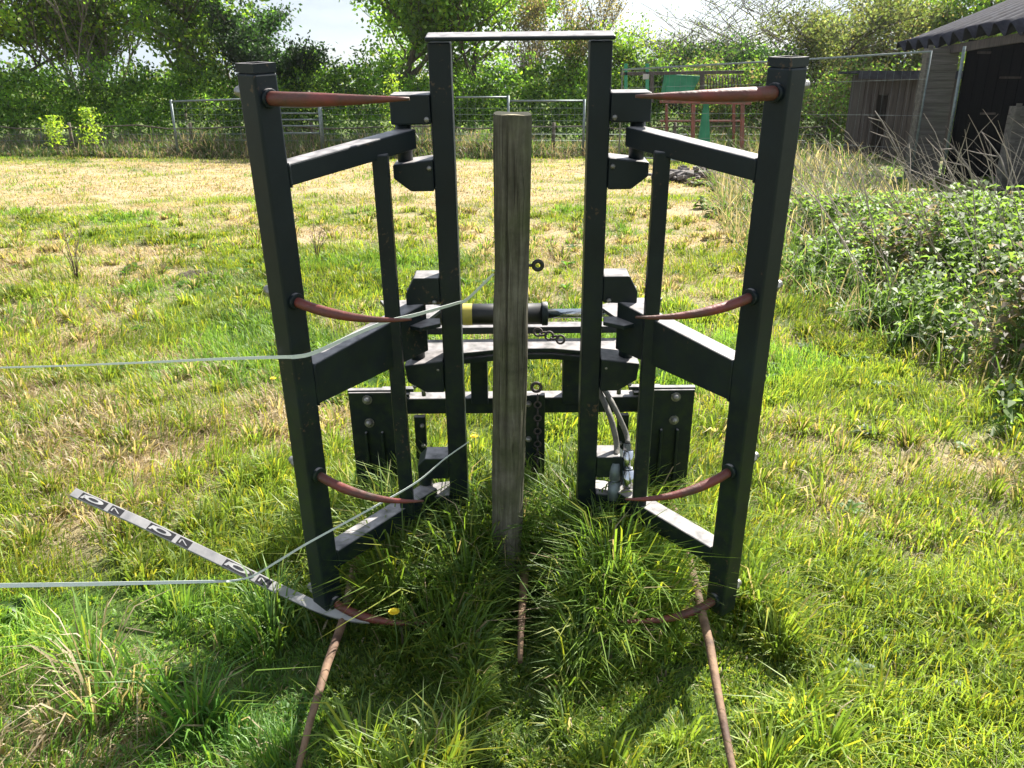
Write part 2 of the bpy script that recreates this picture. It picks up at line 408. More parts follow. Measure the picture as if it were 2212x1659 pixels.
def blade_colors(x, y, n, extra_dry=0.0):
    d = dryness(x, y)
    isdry = rng.random(n) < np.clip(d * .95 + extra_dry - .03, .03, .95)
    g = rng.random((n, 1)); hv = vnoise(x, y, 2.0, 44)[:, None]
    green = np.array([[.108, .182, .030]]) * (1 - g) + np.array([[.285, .360, .052]]) * g
    green = green * (.7 + .6 * hv)
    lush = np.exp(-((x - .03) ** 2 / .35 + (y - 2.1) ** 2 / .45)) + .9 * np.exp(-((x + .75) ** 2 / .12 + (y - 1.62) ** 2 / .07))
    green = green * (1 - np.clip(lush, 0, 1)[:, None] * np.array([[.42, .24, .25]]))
    blu = (vnoise(x, y, 1.1, 77) > .66)[:, None]
    green = np.where(blu, green * np.array([[.80, 1.0, 1.15]]), green)
    yg = rng.random((n, 1))
    green = np.where(yg > .8, green * np.array([[1.6, 1.15, .9]]), green)
    q = rng.random((n, 1))
    straw = np.array([[.36, .275, .17]]) * (1 - q) + np.array([[.52, .42, .29]]) * q
    straw = np.where(rng.random((n, 1)) < .15, straw * .45, straw)
    c1 = np.where(isdry[:, None], straw, green); c0 = np.where(isdry[:, None], straw * .85, green * .85)
    return c0, c1, isdry

def thicket_edge(y):
    return np.interp(y, [0, 3.0, 4.1, 5.2, 6.7, 9, 13.5, 18], [9, 3.1, 2.70, 2.45, 2.30, 2.7, 3.7, 5.3])

def short_zones(x, y, h):
    """grass stays short and flattened beside the ground tines, the arm feet and the plastic strip"""
    f = np.ones(len(x))
    for pts, wd in (([(-.505, 2.30), (-.487, 1.93), (-.492, 1.6), (-.487, 1.30)], .032), ([(.04, 2.1), (.022, 1.78), (.015, 1.45)], .075),
                    ([(.575, 2.35), (.548, 1.97), (.512, 1.60), (.49, 1.1)], .036),
                    ([(-.56, 1.86), (-.40, 1.74), (-.26, 1.68)], .10), ([(.62, 1.86), (.46, 1.74), (.28, 1.66)], .10),
                    ([(-.60, 1.78), (-.50, 1.70)], .09), ([(.68, 1.80), (.56, 1.74)], .09),
                    ([(-1.35, 2.15), (-.9, 1.85), (-.55, 1.68)], .07)):
        for (a, b), (c, d) in zip(pts[:-1], pts[1:]):
            vx, vy = c - a, d - b; t = np.clip(((x - a) * vx + (y - b) * vy) / (vx * vx + vy * vy), 0, 1)
            ds = np.hypot(x - a - t * vx, y - b - t * vy); f = np.minimum(f, np.clip((ds - wd) / (wd * 1.2) , .0, 1))
    return np.minimum(h, .035 + h * f)

def make_grass():
    Vs, Cs = [], []
    zones = [(.7, 3.2, 10000, .0040, .10, 1.6), (3.2, 5.0, 6000, .0050, .10, 1.5), (5.0, 8.0, 3200, .0065, .085, 1.4),
             (8.0, 12.5, 1800, .009, .07, .8), (12.5, 19.6, 850, .013, .065, .8)]
    for y0, y1, dens, wd, h0, mar in zones:
        xm = .74 * y1 + mar
        N_ = int(dens * 2 * xm * (y1 - y0))
        y = rng.uniform(y0, y1, N_); x = rng.uniform(-xm, xm, N_)
        k = (np.abs(x) < .74 * y + mar) & (x < thicket_edge(y) + .5)
        cl = fbm(x, y, 5.0, 55); cl2 = fbm(x, y, 1.2, 66)
        k &= rng.random(N_) < .35 + 1.1 * np.clip((cl - .3) * 2.2, 0, 1)
        x, y, cl, cl2 = x[k], y[k], cl[k], cl2[k]; n = len(x)
        h = h0 * (.35 + 1.1 * np.clip(cl, .1, .9)) * (.5 + 1.0 * cl2) * rng.uniform(.5, 1.5, n)
        c0, c1, dry = blade_colors(x, y, n)
        h = np.where(dry, h * .75, h)
        h = short_zones(x, y, h)
        az = rng.uniform(0, 2 * math.pi, n) * .5 + 2 * math.pi * vnoise(x, y, 1.8, 88)
        lean = np.where(dry, rng.uniform(.5, 1.7, n), rng.uniform(.1, .9, n))
        v, c = blades(x, y, h, wd * rng.uniform(.6, 1.3, n), az, lean, c0, c1); Vs.append(v); Cs.append(c)
    # denser, taller tufts
    T = []
    for i in range(2600):
        yy = 1.05 + 10 * random.random() ** 1.7; xx = random.uniform(-1, 1) * (.74 * yy + .6)
        if xx > float(thicket_edge(yy)): continue
        T.append((xx, yy, random.uniform(.07, .15) if yy > 1.6 else random.uniform(.05, .11), random.uniform(.03, .08), random.randint(22, 60)))
    for i in range(260):       # long grass left standing in and around the machine
        a = random.uniform(-.72, .78); b = random.uniform(1.35, 2.75)
        if abs(a) > .45 and b < 1.9 and random.random() < .55: continue
        T.append((a, b, random.uniform(.18, .34) * (1.0 if b > 1.75 else .8), random.uniform(.03, .07), 60))
    for i in range(120):
        T.append((random.uniform(-.28, .34), random.uniform(1.95, 2.5), random.uniform(.24, .38), .06, 60))
    for i in range(150):
        T.append((random.uniform(-.42, .48), random.uniform(2.05, 2.55), random.uniform(.28, .46), .06, 60))
    for i in range(60):
        T.append((random.choice((-1, 1)) * random.uniform(.12, .24) + .03, random.uniform(1.6, 2.05), random.uniform(.20, .32), .06, 55))
    for (a, b) in ((-.95, 1.75), (-1.05, 1.62), (-.8, 1.6), (-.9, 1.85), (-.7, 1.75), (-1.15, 1.8), (-.35, 1.5), (-.2, 1.4), (.05, 1.5), (-.05, 1.62), (.2, 1.72)):
        T.append((a, b, .3, .05, 70)); T.append((a + .06, b + .05, .26, .05, 60))
    tx, ty, th, tr, az_, ln = [], [], [], [], [], []
    for (a, b, h, r, n) in T:
        ang = rng.uniform(0, 2 * math.pi, n); rr = r * np.sqrt(rng.random(n))
        tx.append(a + rr * np.cos(ang)); ty.append(b + rr * np.sin(ang)); th.append(h * rng.uniform(.55, 1.15, n))
        az_.append(ang + rng.normal(0, .5, n)); ln.append(.15 + rr / r * rng.uniform(.2, .9, n)); 
    x, y, h, az, lean = map(np.concatenate, (tx, ty, th, az_, ln)); n = len(x)
    h = short_zones(x, y, h)
    c0, c1, dry = blade_colors(x, y, n, -.18)
    v, c = blades(x, y, h, (.0045 + .0009 * y) * rng.uniform(.7, 1.4, n), az, lean, c0, c1); Vs.append(v); Cs.append(c)
    v = np.concatenate(Vs); c = np.concatenate(Cs); n = len(v) // 7; b = np.arange(n) * 7
    q = np.concatenate([np.stack([b, b + 1, b + 3, b + 2], -1), np.stack([b + 2, b + 3, b + 5, b + 4], -1)])
    t = np.stack([b + 4, b + 5, b + 6], -1)
    o = big_mesh('grass', v, q, t, c, GRASS)
    tag(o, 'long rough grass with green tufts and straw coloured patches', 'grass', kind='stuff')
    print('grass blades', n)
make_grass()

def make_verge():
    """tall dry grass and weeds along the far fence"""
    n = 42000
    x = rng.uniform(-15, 6, n); y = rng.uniform(19.4, 22.4, n)
    h = rng.uniform(.16, .42, n) * (.1 + 1.9 * fbm(x, y, 1.3, 5) ** 1.5 * 1.6) * (.5 + .5 * np.clip((y - 19.2) / 1.0, 0, 1))
    g = rng.random((n, 1)); sel = (rng.random((n, 1)) < .42 + .3 * (vnoise(x, y, .7, 6)[:, None] - .5))
    cg = np.array([[.05, .10, .025]]) * (1 - g) + np.array([[.13, .20, .05]]) * g
    cs = np.array([[.15, .115, .09]]) * (1 - g) + np.array([[.34, .27, .21]]) * g
    c = np.where(sel, cs, cg)
    v, cc = blades(x, y, h * 1.15, rng.uniform(.012, .026, n), rng.uniform(0, 6.28, n), rng.uniform(.1, 1.3, n), c * .8, c)
    b = np.arange(n) * 7
    q = np.concatenate([np.stack([b, b + 1, b + 3, b + 2], -1), np.stack([b + 2, b + 3, b + 5, b + 4], -1)])
    o = big_mesh('verge_grass', v, q, np.stack([b + 4, b + 5, b + 6], -1), cc, GRASS)
    tag(o, 'tall tangled dry grass and weeds along the far fence', 'tall grass', kind='stuff')
make_verge()

# ------------------------------------------------------------------ the bale grab
# machine frame: leans 4.8 degrees towards the viewer; B is its base, (X right, Y away, Z up the frame)
HM = 1.64; TILT = R(4.8)
Mm = Matrix.Translation((0, 0, CAM_H)) @ Matrix.Rotation(TILT, 4, 'X') @ Matrix.Translation((0, 0, -HM))
Bm = V(.037, 2.2, 0)
MROOT = Mm @ Matrix.Translation(Bm) @ Matrix.Rotation(R(-.6), 4, 'Y')
MINV = MROOT.inverted()
def ML(x, y, Y):                       # surveyed point in machine coordinates (Y measured in machine frame)
    p = U(x, y, Y, 25, HM); return Matrix.Rotation(R(.6), 4, 'Y') @ (p - Bm)
grab = empty('bale_grab'); grab.matrix_world = MROOT
tag(grab, 'dark steel bale grab with two side arms of curved red tines', 'bale grab')

# central portal frame
f = MB()
f.box((-.236, .02, 0), (-.178, .08, 1.564)); f.box((.178, .02, 0), (.236, .08, 1.564))
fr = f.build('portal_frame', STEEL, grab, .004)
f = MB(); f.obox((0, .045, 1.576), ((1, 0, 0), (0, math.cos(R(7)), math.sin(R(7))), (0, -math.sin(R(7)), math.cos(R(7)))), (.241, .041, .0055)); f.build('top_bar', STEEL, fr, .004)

for sx in (-1, 1):
    def q(x, y, z): return V(sx * x, y, z)
    # hinge brackets, top pair: box bracket and chamfered plate bracket
    def plate(poly, y0, th):
        m = MB(); m.prism([(sx * a, b) for a, b in poly], (0, y0, 0), (1, 0, 0), (0, 0, 1), -th * sx if False else th)
        return m
    m = MB(); m.box((sx * .2365, .012, 1.365), (sx * .342, .10, 1.44))
    m.build('hinge_bracket', STEEL, fr, .004)
    m = MB()
    pl = [(.2365, 1.19), (.30, 1.19), (.345, 1.225), (.345, 1.262), (.2365, 1.275)]
    m.prism([(sx * a, b) for a, b in pl], (0, .10, 0), (1, 0, 0), (0, 0, 1), .088 if sx < 0 else .088)
    m.build('hinge_bracket', STEEL, fr, .004)
    # middle bracket above the ram: plate, ears and cup below
    m = MB()
    pl = [(.2365, .862), (.335, .858), (.335, .895), (.31, .942), (.2365, .942)]
    m.prism([(sx * a, b) for a, b in pl], (0, .10, 0), (1, 0, 0), (0, 0, 1), .08)
    m.build('hinge_bracket', STEEL, fr, .003)
    m = MB()
    pl = [(.2365, .585), (.29, .585), (.345, .62), (.352, .675), (.2365, .690)]
    m.prism([(sx * a, b) for a, b in pl], (0, .10, 0), (1, 0, 0), (0, 0, 1), .095)
    m.build('hinge_bracket', STEEL, fr, .004)
    # bottom pair
    m = MB()
    m.prism([(sx * a, b) for a, b in [(.2365, .27), (.335, .27), (.335, .32), (.31, .345), (.2365, .345)]], (0, .10, 0), (1, 0, 0), (0, 0, 1), .08)
    m.build('hinge_bracket', STEEL, fr, .003)
    m = MB()
    m.prism([(sx * a, b) for a, b in [(.2365, .085), (.29, .10), (.345, .15), (.345, .20), (.2365, .215)]], (0, .10, 0), (1, 0, 0), (0, 0, 1), .09)
    m.build('hinge_bracket', STEEL, fr, .004)
    # hinge pins
    for z0, z1 in ((1.235, 1.40), (.64, .90), (.17, .31)):
        m = MB(); m.tube([q(.315, .055, z0), q(.315, .055, z1)], .021, 14); m.build('hinge_pin', STEEL, fr)
    # small lit bolt heads on the brackets
    for (a, z) in ((.247, 1.378), (.247, 1.252), (.252, .872), (.252, .66), (.325, .605), (.25, .16)):
        m = MB(); m.dome(q(a, .011, z), (0, -1, .35), .0075, 8); m.build('bolt', BOLT, fr)

    # ---- clamp arm
    H_ = q(.305, .035, 0); P_ = q(.577, -.325, 0)
    d = (P_ - H_).normalized(); n_ = V(0, 0, 1).cross(d)        # sideways of the arm
    ax = (d, n_, V(0, 0, 1))
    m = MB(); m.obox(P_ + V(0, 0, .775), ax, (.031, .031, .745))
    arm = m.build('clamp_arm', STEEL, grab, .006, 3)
    # open hollow top: rim, and a black plate painted as the shade inside
    m = MB()
    for a, b, hx, hy in ((0, .0272, .0305, .0033), (0, -.0272, .0305, .0033), (.0272, 0, .0033, .0238), (-.0272, 0, .0033, .0238)):
        m.obox(P_ + d * a + n_ * b + V(0, 0, 1.530), ax, (hx, hy, .0095))
    m.build('open_end', STEEL, arm)
    m = MB(); m.obox(P_ + V(0, 0, 1.5215), ax, (.022, .022, .001)); m.build('hollow', HOLE, arm)
    e0 = P_ - d * .0315
    def at(t, z): p = H_.lerp(e0, t); return V(p.x, p.y, z)
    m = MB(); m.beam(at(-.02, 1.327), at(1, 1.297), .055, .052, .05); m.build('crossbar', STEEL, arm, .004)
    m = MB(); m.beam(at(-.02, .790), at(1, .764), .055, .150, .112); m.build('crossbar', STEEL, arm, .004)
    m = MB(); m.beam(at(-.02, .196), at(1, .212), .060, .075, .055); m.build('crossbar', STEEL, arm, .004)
    for z_, h_ in ((1.297, .05), (.764, .112), (.212, .055)):
        m = MB(); e1 = P_ - d * .032; rd = random.Random(int(z_ * 100)); s_ = n_ * .0285
        loop = []
        for (u0, u1) in (((-1, -1), (1, -1)), ((1, -1), (1, 1)), ((1, 1), (-1, 1)), ((-1, 1), (-1, -1))):
            for k_ in range(7):
                t = k_ / 7; a_ = u0[0] * (1 - t) + u1[0] * t; b_ = u0[1] * (1 - t) + u1[1] * t
                loop.append(e1 + s_ * a_ + V(0, 0, z_ + b_ * h_ / 2) - d * .001)
        m.tube(loop + loop[:1], [.0032 + .0014 * rd.random() for _ in range(len(loop) + 1)], 6, cap=False)
        m.build('weld_bead', STEEL, arm)
    # inner brace post standing just proud of the middle crossbar
    bp_ = q(.362, -.077, 0)
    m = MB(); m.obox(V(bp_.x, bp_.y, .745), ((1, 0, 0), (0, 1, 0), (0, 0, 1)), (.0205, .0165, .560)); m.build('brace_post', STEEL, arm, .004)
    # ram lug: pale flat ear lying behind the arm
    m = MB()
    lg = [(.30, .01), (.40, .12), (.45, .24), (.33, .24), (.24, .17)]
    m.prism([(sx * a, b) for a, b in lg], (0, 0, .790), (1, 0, 0), (0, 1, 0), .012); m.build('ram_lug', STEEL, arm, .002)
    m = MB()
    lg = [(.235, -.015), (.29, -.05), (.345, -.02), (.345, .03), (.24, .03)]
    m.prism([(sx * a, b) for a, b in lg], (0, 0, .805), (1, 0, 0), (0, 1, 0), .012); m.build('ram_lug', STEEL, arm, .002)
    # tines: curved, tapering, screwed through the hollow post
    for k, z in enumerate((1.468, 1.002, .512, .078)):
        inn = (n_ if n_.x * -sx > 0 else -n_)
        root = P_ + inn * .029 + V(0, 0, z)
        sag = (.0, -.012, -.018, -.012)[k]
        tip = q(.262 if k else .235, -.43, z + (.004, -.018, -.03, .0)[k])
        c1 = root + inn * .10 + V(0, 0, sag); c2 = root.lerp(tip, .62) + V(0, -.028, sag * 1.3)
        pts = []; rad = []
        for i in range(15):
            t = i / 14; u_ = 1 - t
            pts.append(root * u_ ** 3 + c1 * 3 * u_ * u_ * t + c2 * 3 * u_ * t * t + tip * t ** 3)
            r0 = .0155 if k == 0 else .0125
            rad.append(r0 * (1 if t < .35 else 1 - .78 * ((t - .35) / .65) ** 1.3))
        m = MB(); m.tube(pts, rad, 14)
        tn = m.build('tine', RED, arm)
        m = MB(); m.tube([root - inn * .002, root + inn * .012], .021, 14); m.build('tine_collar', STEEL, arm, .002)
        out = -inn; nb = P_ + out * .031 + V(0, 0, z + .01)
        m = MB(); m.tube([nb, nb + out * .030], .018, 6, smooth=False); m.tube([nb + out * .0305, nb + out * .048], .011, 8)
        m.build('tine_nut', BOLT, arm, .002)

# hydraulic ram between the arms
z0 = .758
m = MB(); m.tube([V(-.33, .22, z0), V(.065, .22, z0)], .034, 24)
ram = m.build('hydraulic_ram', PLASTIC, grab)
for (a, b) in ((.0655, .085), (-.36, -.3305)):
    m = MB(); m.tube([V(a, .22, z0), V(b, .22, z0)], .038, 24); m.build('end_cap', STEEL, ram, .003)
m = MB(); m.tube([V(.0855, .22, z0), V(.37, .22, z0)], .0155, 18); m.build('piston_rod', CHROME, ram)
m = MB(); m.tube([V(-.185, .22, z0), V(-.155, .22, z0)], .0348, 24, cap=False); m.build('label_band', YELLOW, ram)

# mast behind: cross rail, curved table, arch legs
m = MB(); m.box((-.32, .345, .640), (.34, .395, .665)); bk = m.build('rear_crossbar', STEEL, grab, .003)
m = MB(); pl = [(-.33, .20), (-.20, .215), (-.05, .25), (.10, .25), (.24, .215), (.36, .20), (.36, .34), (-.33, .34)]
m.prism(pl, (0, 0, .612), (1, 0, 0), (0, 1, 0), .014); m.prism([(a, b) for a, b in pl], (0, 0.002, .585), (1, 0, 0), (0, 1, 0), .02)
m.build('rear_table', STEEL, bk, .003)
for (a, b) in ((-.178, -.118), (.146, .204)):
    m = MB(); m.box((a, .37, .36), (b, .43, .584)); m.build('rear_leg', STEEL, bk, .003)
# chain and shackle clutter on the table
m = MB()
for i in range(5):
    m.torus((.055 + .018 * i, .27 - .012 * i, .676 - .002 * i), (1, 0, .2 * (i % 2)), (0, 1, 0) if i % 2 else (0, .3, 1), .013, .0038, 14, 6)
m.build('chain', DARKIRON, bk)

# mounting beam and tractor brackets
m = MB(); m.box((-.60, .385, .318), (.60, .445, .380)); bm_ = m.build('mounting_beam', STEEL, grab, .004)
for sx in (-1, 1):
    m = MB(); m.box((sx * .445, .312, -.02), (sx * .600, .322, .440)); ep = m.build('end_plate', STEEL, bm_, .002)
    m = MB(); m.box((sx * .435, .3225, .432), (sx * .604, .345, .445)); m.build('plate_lip', STEEL, bm_, .002)
    m = MB(); m.box((sx * .455, .3225, -.02), (sx * .467, .384, .425)); m.box((sx * .575, .3225, -.02), (sx * .587, .384, .425)); m.build('plate_rib', STEEL, bm_, .002)
    m = MB(); m.box((sx * .488, .298, -.02), (sx * .497, .3115, .29)); m.box((sx * .545, .298, -.02), (sx * .554, .3115, .29)); m.build('plate_rib', STEEL, bm_, .002)
    for z in (.415, .325):
        m = MB(); m.tube([V(sx * .535, .3118, z), V(sx * .535, .306, z)], .017, 14); m.dome((sx * .535, .3058, z), (0, -1, .2), .013, 12); m.build('bolt', BOLT, bm_)
    # inner hole strip
    m = MB(); m.box((sx * .345, .362, -.02), (sx * .385, .384, .318)); m.build('hole_strip', STEEL, bm_, .002)
    for z in (.285, .205):
        m = MB(); m.tube([V(sx * .357, .3615, z), V(sx * .357, .357, z)], .0085, 12); m.dome((sx * .357, .3568, z), (0, -1, .3), .008, 10); m.build('bolt', BOLT, bm_)
    m = MB(); m.box((sx * .40, .386, .386), (sx * .52, .44, .398)); m.box((sx * .385, .40, .3985), (sx * .50, .425, .412)); m.build('latch_plate', STEEL, bm_, .002)
    m = MB(); m.tube([V(sx * .345, .37, .4), V(sx * .345, .37, .44)], .008, 8); m.dome((sx * .345, .37, .44), (0, 0, 1), .011, 8); m.build('bolt', BOLT, bm_)
m = MB(); m.box((.010, .31, .02), (.082, .335, .425)); cp = m.build('centre_plate', STEEL, bm_, .003)
m = MB(); m.torus((.052, .32, .452), (1, 0, 0), (0, 0, 1), .016, .006, 18, 8); m.build('shackle', DARKIRON, bm_)
for z in (.395, .255):
    m = MB(); m.tube([V(.024, .3095, z), V(.024, .304, z)], .011, 12); m.dome((.024, .3038, z), (0, -1, .2), .010, 10); m.build('bolt', BOLT, bm_)
m = MB()
for i in range(11):
    z = .42 - i * .026
    m.torus((.056, .300, z), (0, 0, 1), (1, 0, 0) if i % 2 else (0, 1, 0), .0115, .0034, 12, 6)
m.build('chain', DARKIRON, bm_)

# hoses with couplings
for (a, r, end) in (((1290, 838), .0095, ((1318, 900), (1332, 960), (1330, 985))), ((1300, 835), .0085, ((1322, 870), (1352, 935), (1356, 958)))):
    Y0 = 2.42
    pts = [V(.20, .2, .60), ML(a[0], a[1], 2.40)] + [ML(e[0], e[1], 2.30 - .03 * i) for i, e in enumerate(end)]
    sm = []
    for i in range(len(pts) - 1):
        p0 = pts[max(i - 1, 0)]; p1, p2 = pts[i], pts[i + 1]; p3 = pts[min(i + 2, len(pts) - 1)]
        for t in (0, .25, .5, .75):
            sm.append(.5 * ((2 * p1) + (p2 - p0) * t + (2 * p0 - 5 * p1 + 4 * p2 - p3) * t * t + (3 * p1 - p0 - 3 * p2 + p3) * t ** 3))
    sm.append(pts[-1])
    m = MB(); m.tube(sm, r, 12); hs_ = m.build('hose', RUBBER, grab)
    e = pts[-1]; dn = (pts[-1] - pts[-2]).normalized() * .4 + V(0, -.08, -.95); dn.normalize()
    m = MB(); m.tube([e + dn * .001, e + dn * .022], .014, 6, smooth=False); m.tube([e + dn * .0225, e + dn * .078], .018, 16)
    m.tube([e + dn * .0785, e + dn * .085], .014, 16); m.tube([e + dn * .0855, e + dn * .145], .020, 16)
    m.build('coupling', CHROME if r < .009 else GALV, hs_)

# rusty ground tines reaching forward under the clamp (world survey -> machine coordinates)
gt = [[(-.50, 2.55, .10), (-.505, 2.30, .075), (-.495, 2.10, .062), (-.487, 1.93, .058), (-.492, 1.75, .060), (-.490, 1.55, .056), (-.487, 1.40, .04)],
      [(.05, 2.5, .12), (.044, 2.25, .08), (.035, 2.08, .07), (.026, 1.93, .055), (.022, 1.80, .03)],
      [(.575, 2.55, .10), (.568, 2.30, .09), (.560, 2.15, .085), (.548, 1.97, .082), (.535, 1.80, .085), (.512, 1.60, .080), (.497, 1.42, .066), (.488, 1.25, .035)]]
for k, g_ in enumerate(gt):
    n = len(g_); pts = [MINV @ V(*p) for p in g_]
    m = MB(); m.tube(pts, [.015 * (1 - .55 * (i / (n - 1)) ** 2) for i in range(n)], 12)
    m.build('ground_tine', RUST, grab)

# ------------------------------------------------------------------ wooden post with ring insulator
def make_post():
    base = V(-.020, 2.075, 0)
    ztop_ = U(1106, 249, 2.04, 25, HM).z
    root = empty('fence_post'); root.matrix_world = Mm @ Matrix.Translation(base) @ Matrix.Rotation(R(.85), 4, 'Y')
    tag(root, 'round split wooden post with black ring insulator in front of the bale grab', 'fence post')
    n = 96; ztop = ztop_; rows = 70; vs = []; fs = []
    for j in range(rows):
        z = -.12 + (ztop + .12) * j / (rows - 1)
        for i in range(n):
            a = 2 * math.pi * i / n
            r = .0455 * (1 + .025 * math.sin(2 * a + 1.5 * z) + .012 * math.sin(5 * a + 3 * z) + .008 * math.sin(9 * a - 6 * z))
            dc = (a - 4.45 - .05 * math.sin(4 * z)); r -= .014 * math.exp(-(dc / .05) ** 2) * min(1, max(0, (z - .35) * 3)) * (.25 if j > rows - 3 else 1)
            if a > 5.7 and z < 1.0: r -= .003 * math.sin(z * 9) ** 2
            if j == rows - 1: r *= .985
            for (ka, kz) in ((4.9, .55), (4.2, 1.02), (5.3, 1.22), (3.9, .8)):
                r += .005 * math.exp(-((a - ka) / .22) ** 2 - ((z - kz) / .03) ** 2)
            r += .0022 * (vnoise(a * 3, z * 9, 1, 5) - .5) + .004 * (vnoise(math.cos(a) * 2, z * 4 + math.sin(a) * 2, 1, 6) - .5)
            r += .0012 * math.sin(23 * a + 2 * math.sin(z * 5)) * math.sin(z * 3 + a)
            vs.append((r * math.cos(a) + .004 * math.sin(z * 2.2), r * math.sin(a), z + (.0015 * math.sin(3 * a) if j == rows - 1 else 0)))
    for j in range(rows - 1):
        for i in range(n): fs.append((j * n + i, j * n + (i + 1) % n, (j + 1) * n + (i + 1) % n, (j + 1) * n + i))
    m = MB(); m.add(vs, fs, True); m.build('shaft', POSTWOOD, root)
    m = MB(); m.add(vs[-n:] + [(0, 0, ztop + .001)], [(i, (i + 1) % n, n) for i in range(n)]); m.build('sawn_top', POSTTOP, root)
    p = Matrix.Rotation(R(-.85), 4, 'Y') @ (U(1162, 575, 2.07, 25, HM) - base)
    m = MB(); m.tube([(.040, 0, p.z), (p.x - .012, 0, p.z)], .0042, 8); m.tube([(.040, 0, p.z), (.050, 0, p.z)], .008, 8)
    ins = m.build('insulator_shank', PLASTIC, root)
    m = MB(); m.torus((p.x, 0, p.z), (1, 0, 0), (0, 0, 1), .0118, .0055, 24, 10); m.build('insulator_ring', PLASTIC, ins)
make_post()

# ------------------------------------------------------------------ fence tapes
def ribbon(pts, wds, up=(0, 0, 1), th=.0012, sub=8, twist=0):
    pts = [Vector(p) for p in pts]; P = []; W = []
    for i in range(len(pts) - 1):
        p0 = pts[max(i - 1, 0)]; p1, p2 = pts[i], pts[i + 1]; p3 = pts[min(i + 2, len(pts) - 1)]
        for k in range(sub):
            t = k / sub
            P.append(.5 * ((2 * p1) + (p2 - p0) * t + (2 * p0 - 5 * p1 + 4 * p2 - p3) * t * t + (3 * p1 - p0 - 3 * p2 + p3) * t ** 3))
            W.append(wds[i] * (1 - t) + wds[i + 1] * t)
    P.append(pts[-1]); W.append(wds[-1]); up = Vector(up).normalized()
    m = MB(); vs = []; fs = []
    for i, p in enumerate(P):
        d = (P[min(i + 1, len(P) - 1)] - P[max(i - 1, 0)]).normalized()
        u = (up - d * up.dot(d)).normalized()
        if twist: u = Matrix.Rotation(twist * i / len(P), 3, d) @ u
        nn = d.cross(u).normalized() * th / 2; u = u * W[i] / 2
        vs += [p - u - nn, p + u - nn, p + u + nn, p - u + nn]
    for i in range(len(P) - 1):
        for k in range(4): fs.append((i * 4 + k, i * 4 + (k + 1) % 4, i * 4 + 4 + (k + 1) % 4, i * 4 + 4 + k))
    e = (len(P) - 1) * 4; fs += [(3, 2, 1, 0), (e, e + 1, e + 2, e + 3)]
    return m.add(vs, fs, False), P
def W_(x, y, Y): return Mm @ U(x, y, Y, 25, HM)
m, _ = ribbon([W_(1066, 592, 2.045), W_(1010, 646, 2.09), W_(985, 656, 2.10), W_(900, 680, 2.02), W_(830, 697, 1.95), W_(755, 728, 1.88), W_(680, 762, 1.808), W_(640, 771, 1.798), W_(598, 772, 1.82), W_(450, 777, 2.1), W_(250, 786, 2.6), W_(-60, 796, 3.2), W_(-900, 815, 5.0)],
               [.006, .008, .009, .010, .010, .010, .010, .010, .008, .007, .007, .007, .007], up=(0, -.5, 1), twist=.6)
tag(m.build('fence_tape', TAPE), 'upper white electric fence tape slanting from the wooden post across the left arm', 'fence tape')
m, _ = ribbon([W_(1013, 955, 2.145), W_(960, 992, 2.08), W_(900, 1042, 2.0), W_(800, 1100, 1.9), W_(668, 1172, 1.80), W_(600, 1213, 1.83), W_(545, 1245, 1.86), W_(500, 1255, 1.86), W_(440, 1257, 1.80), W_(200, 1262, 1.74), W_(-60, 1266, 1.68), W_(-900, 1275, 1.4)],
               [.004, .005, .006, .006, .006, .006, .005, .005, .008, .011, .012, .012], up=(0, -.4, 1), twist=.8)
tag(m.build('fence_tape', TAPE), 'lower white electric fence tape running level out of the left edge just above the grass', 'fence tape')

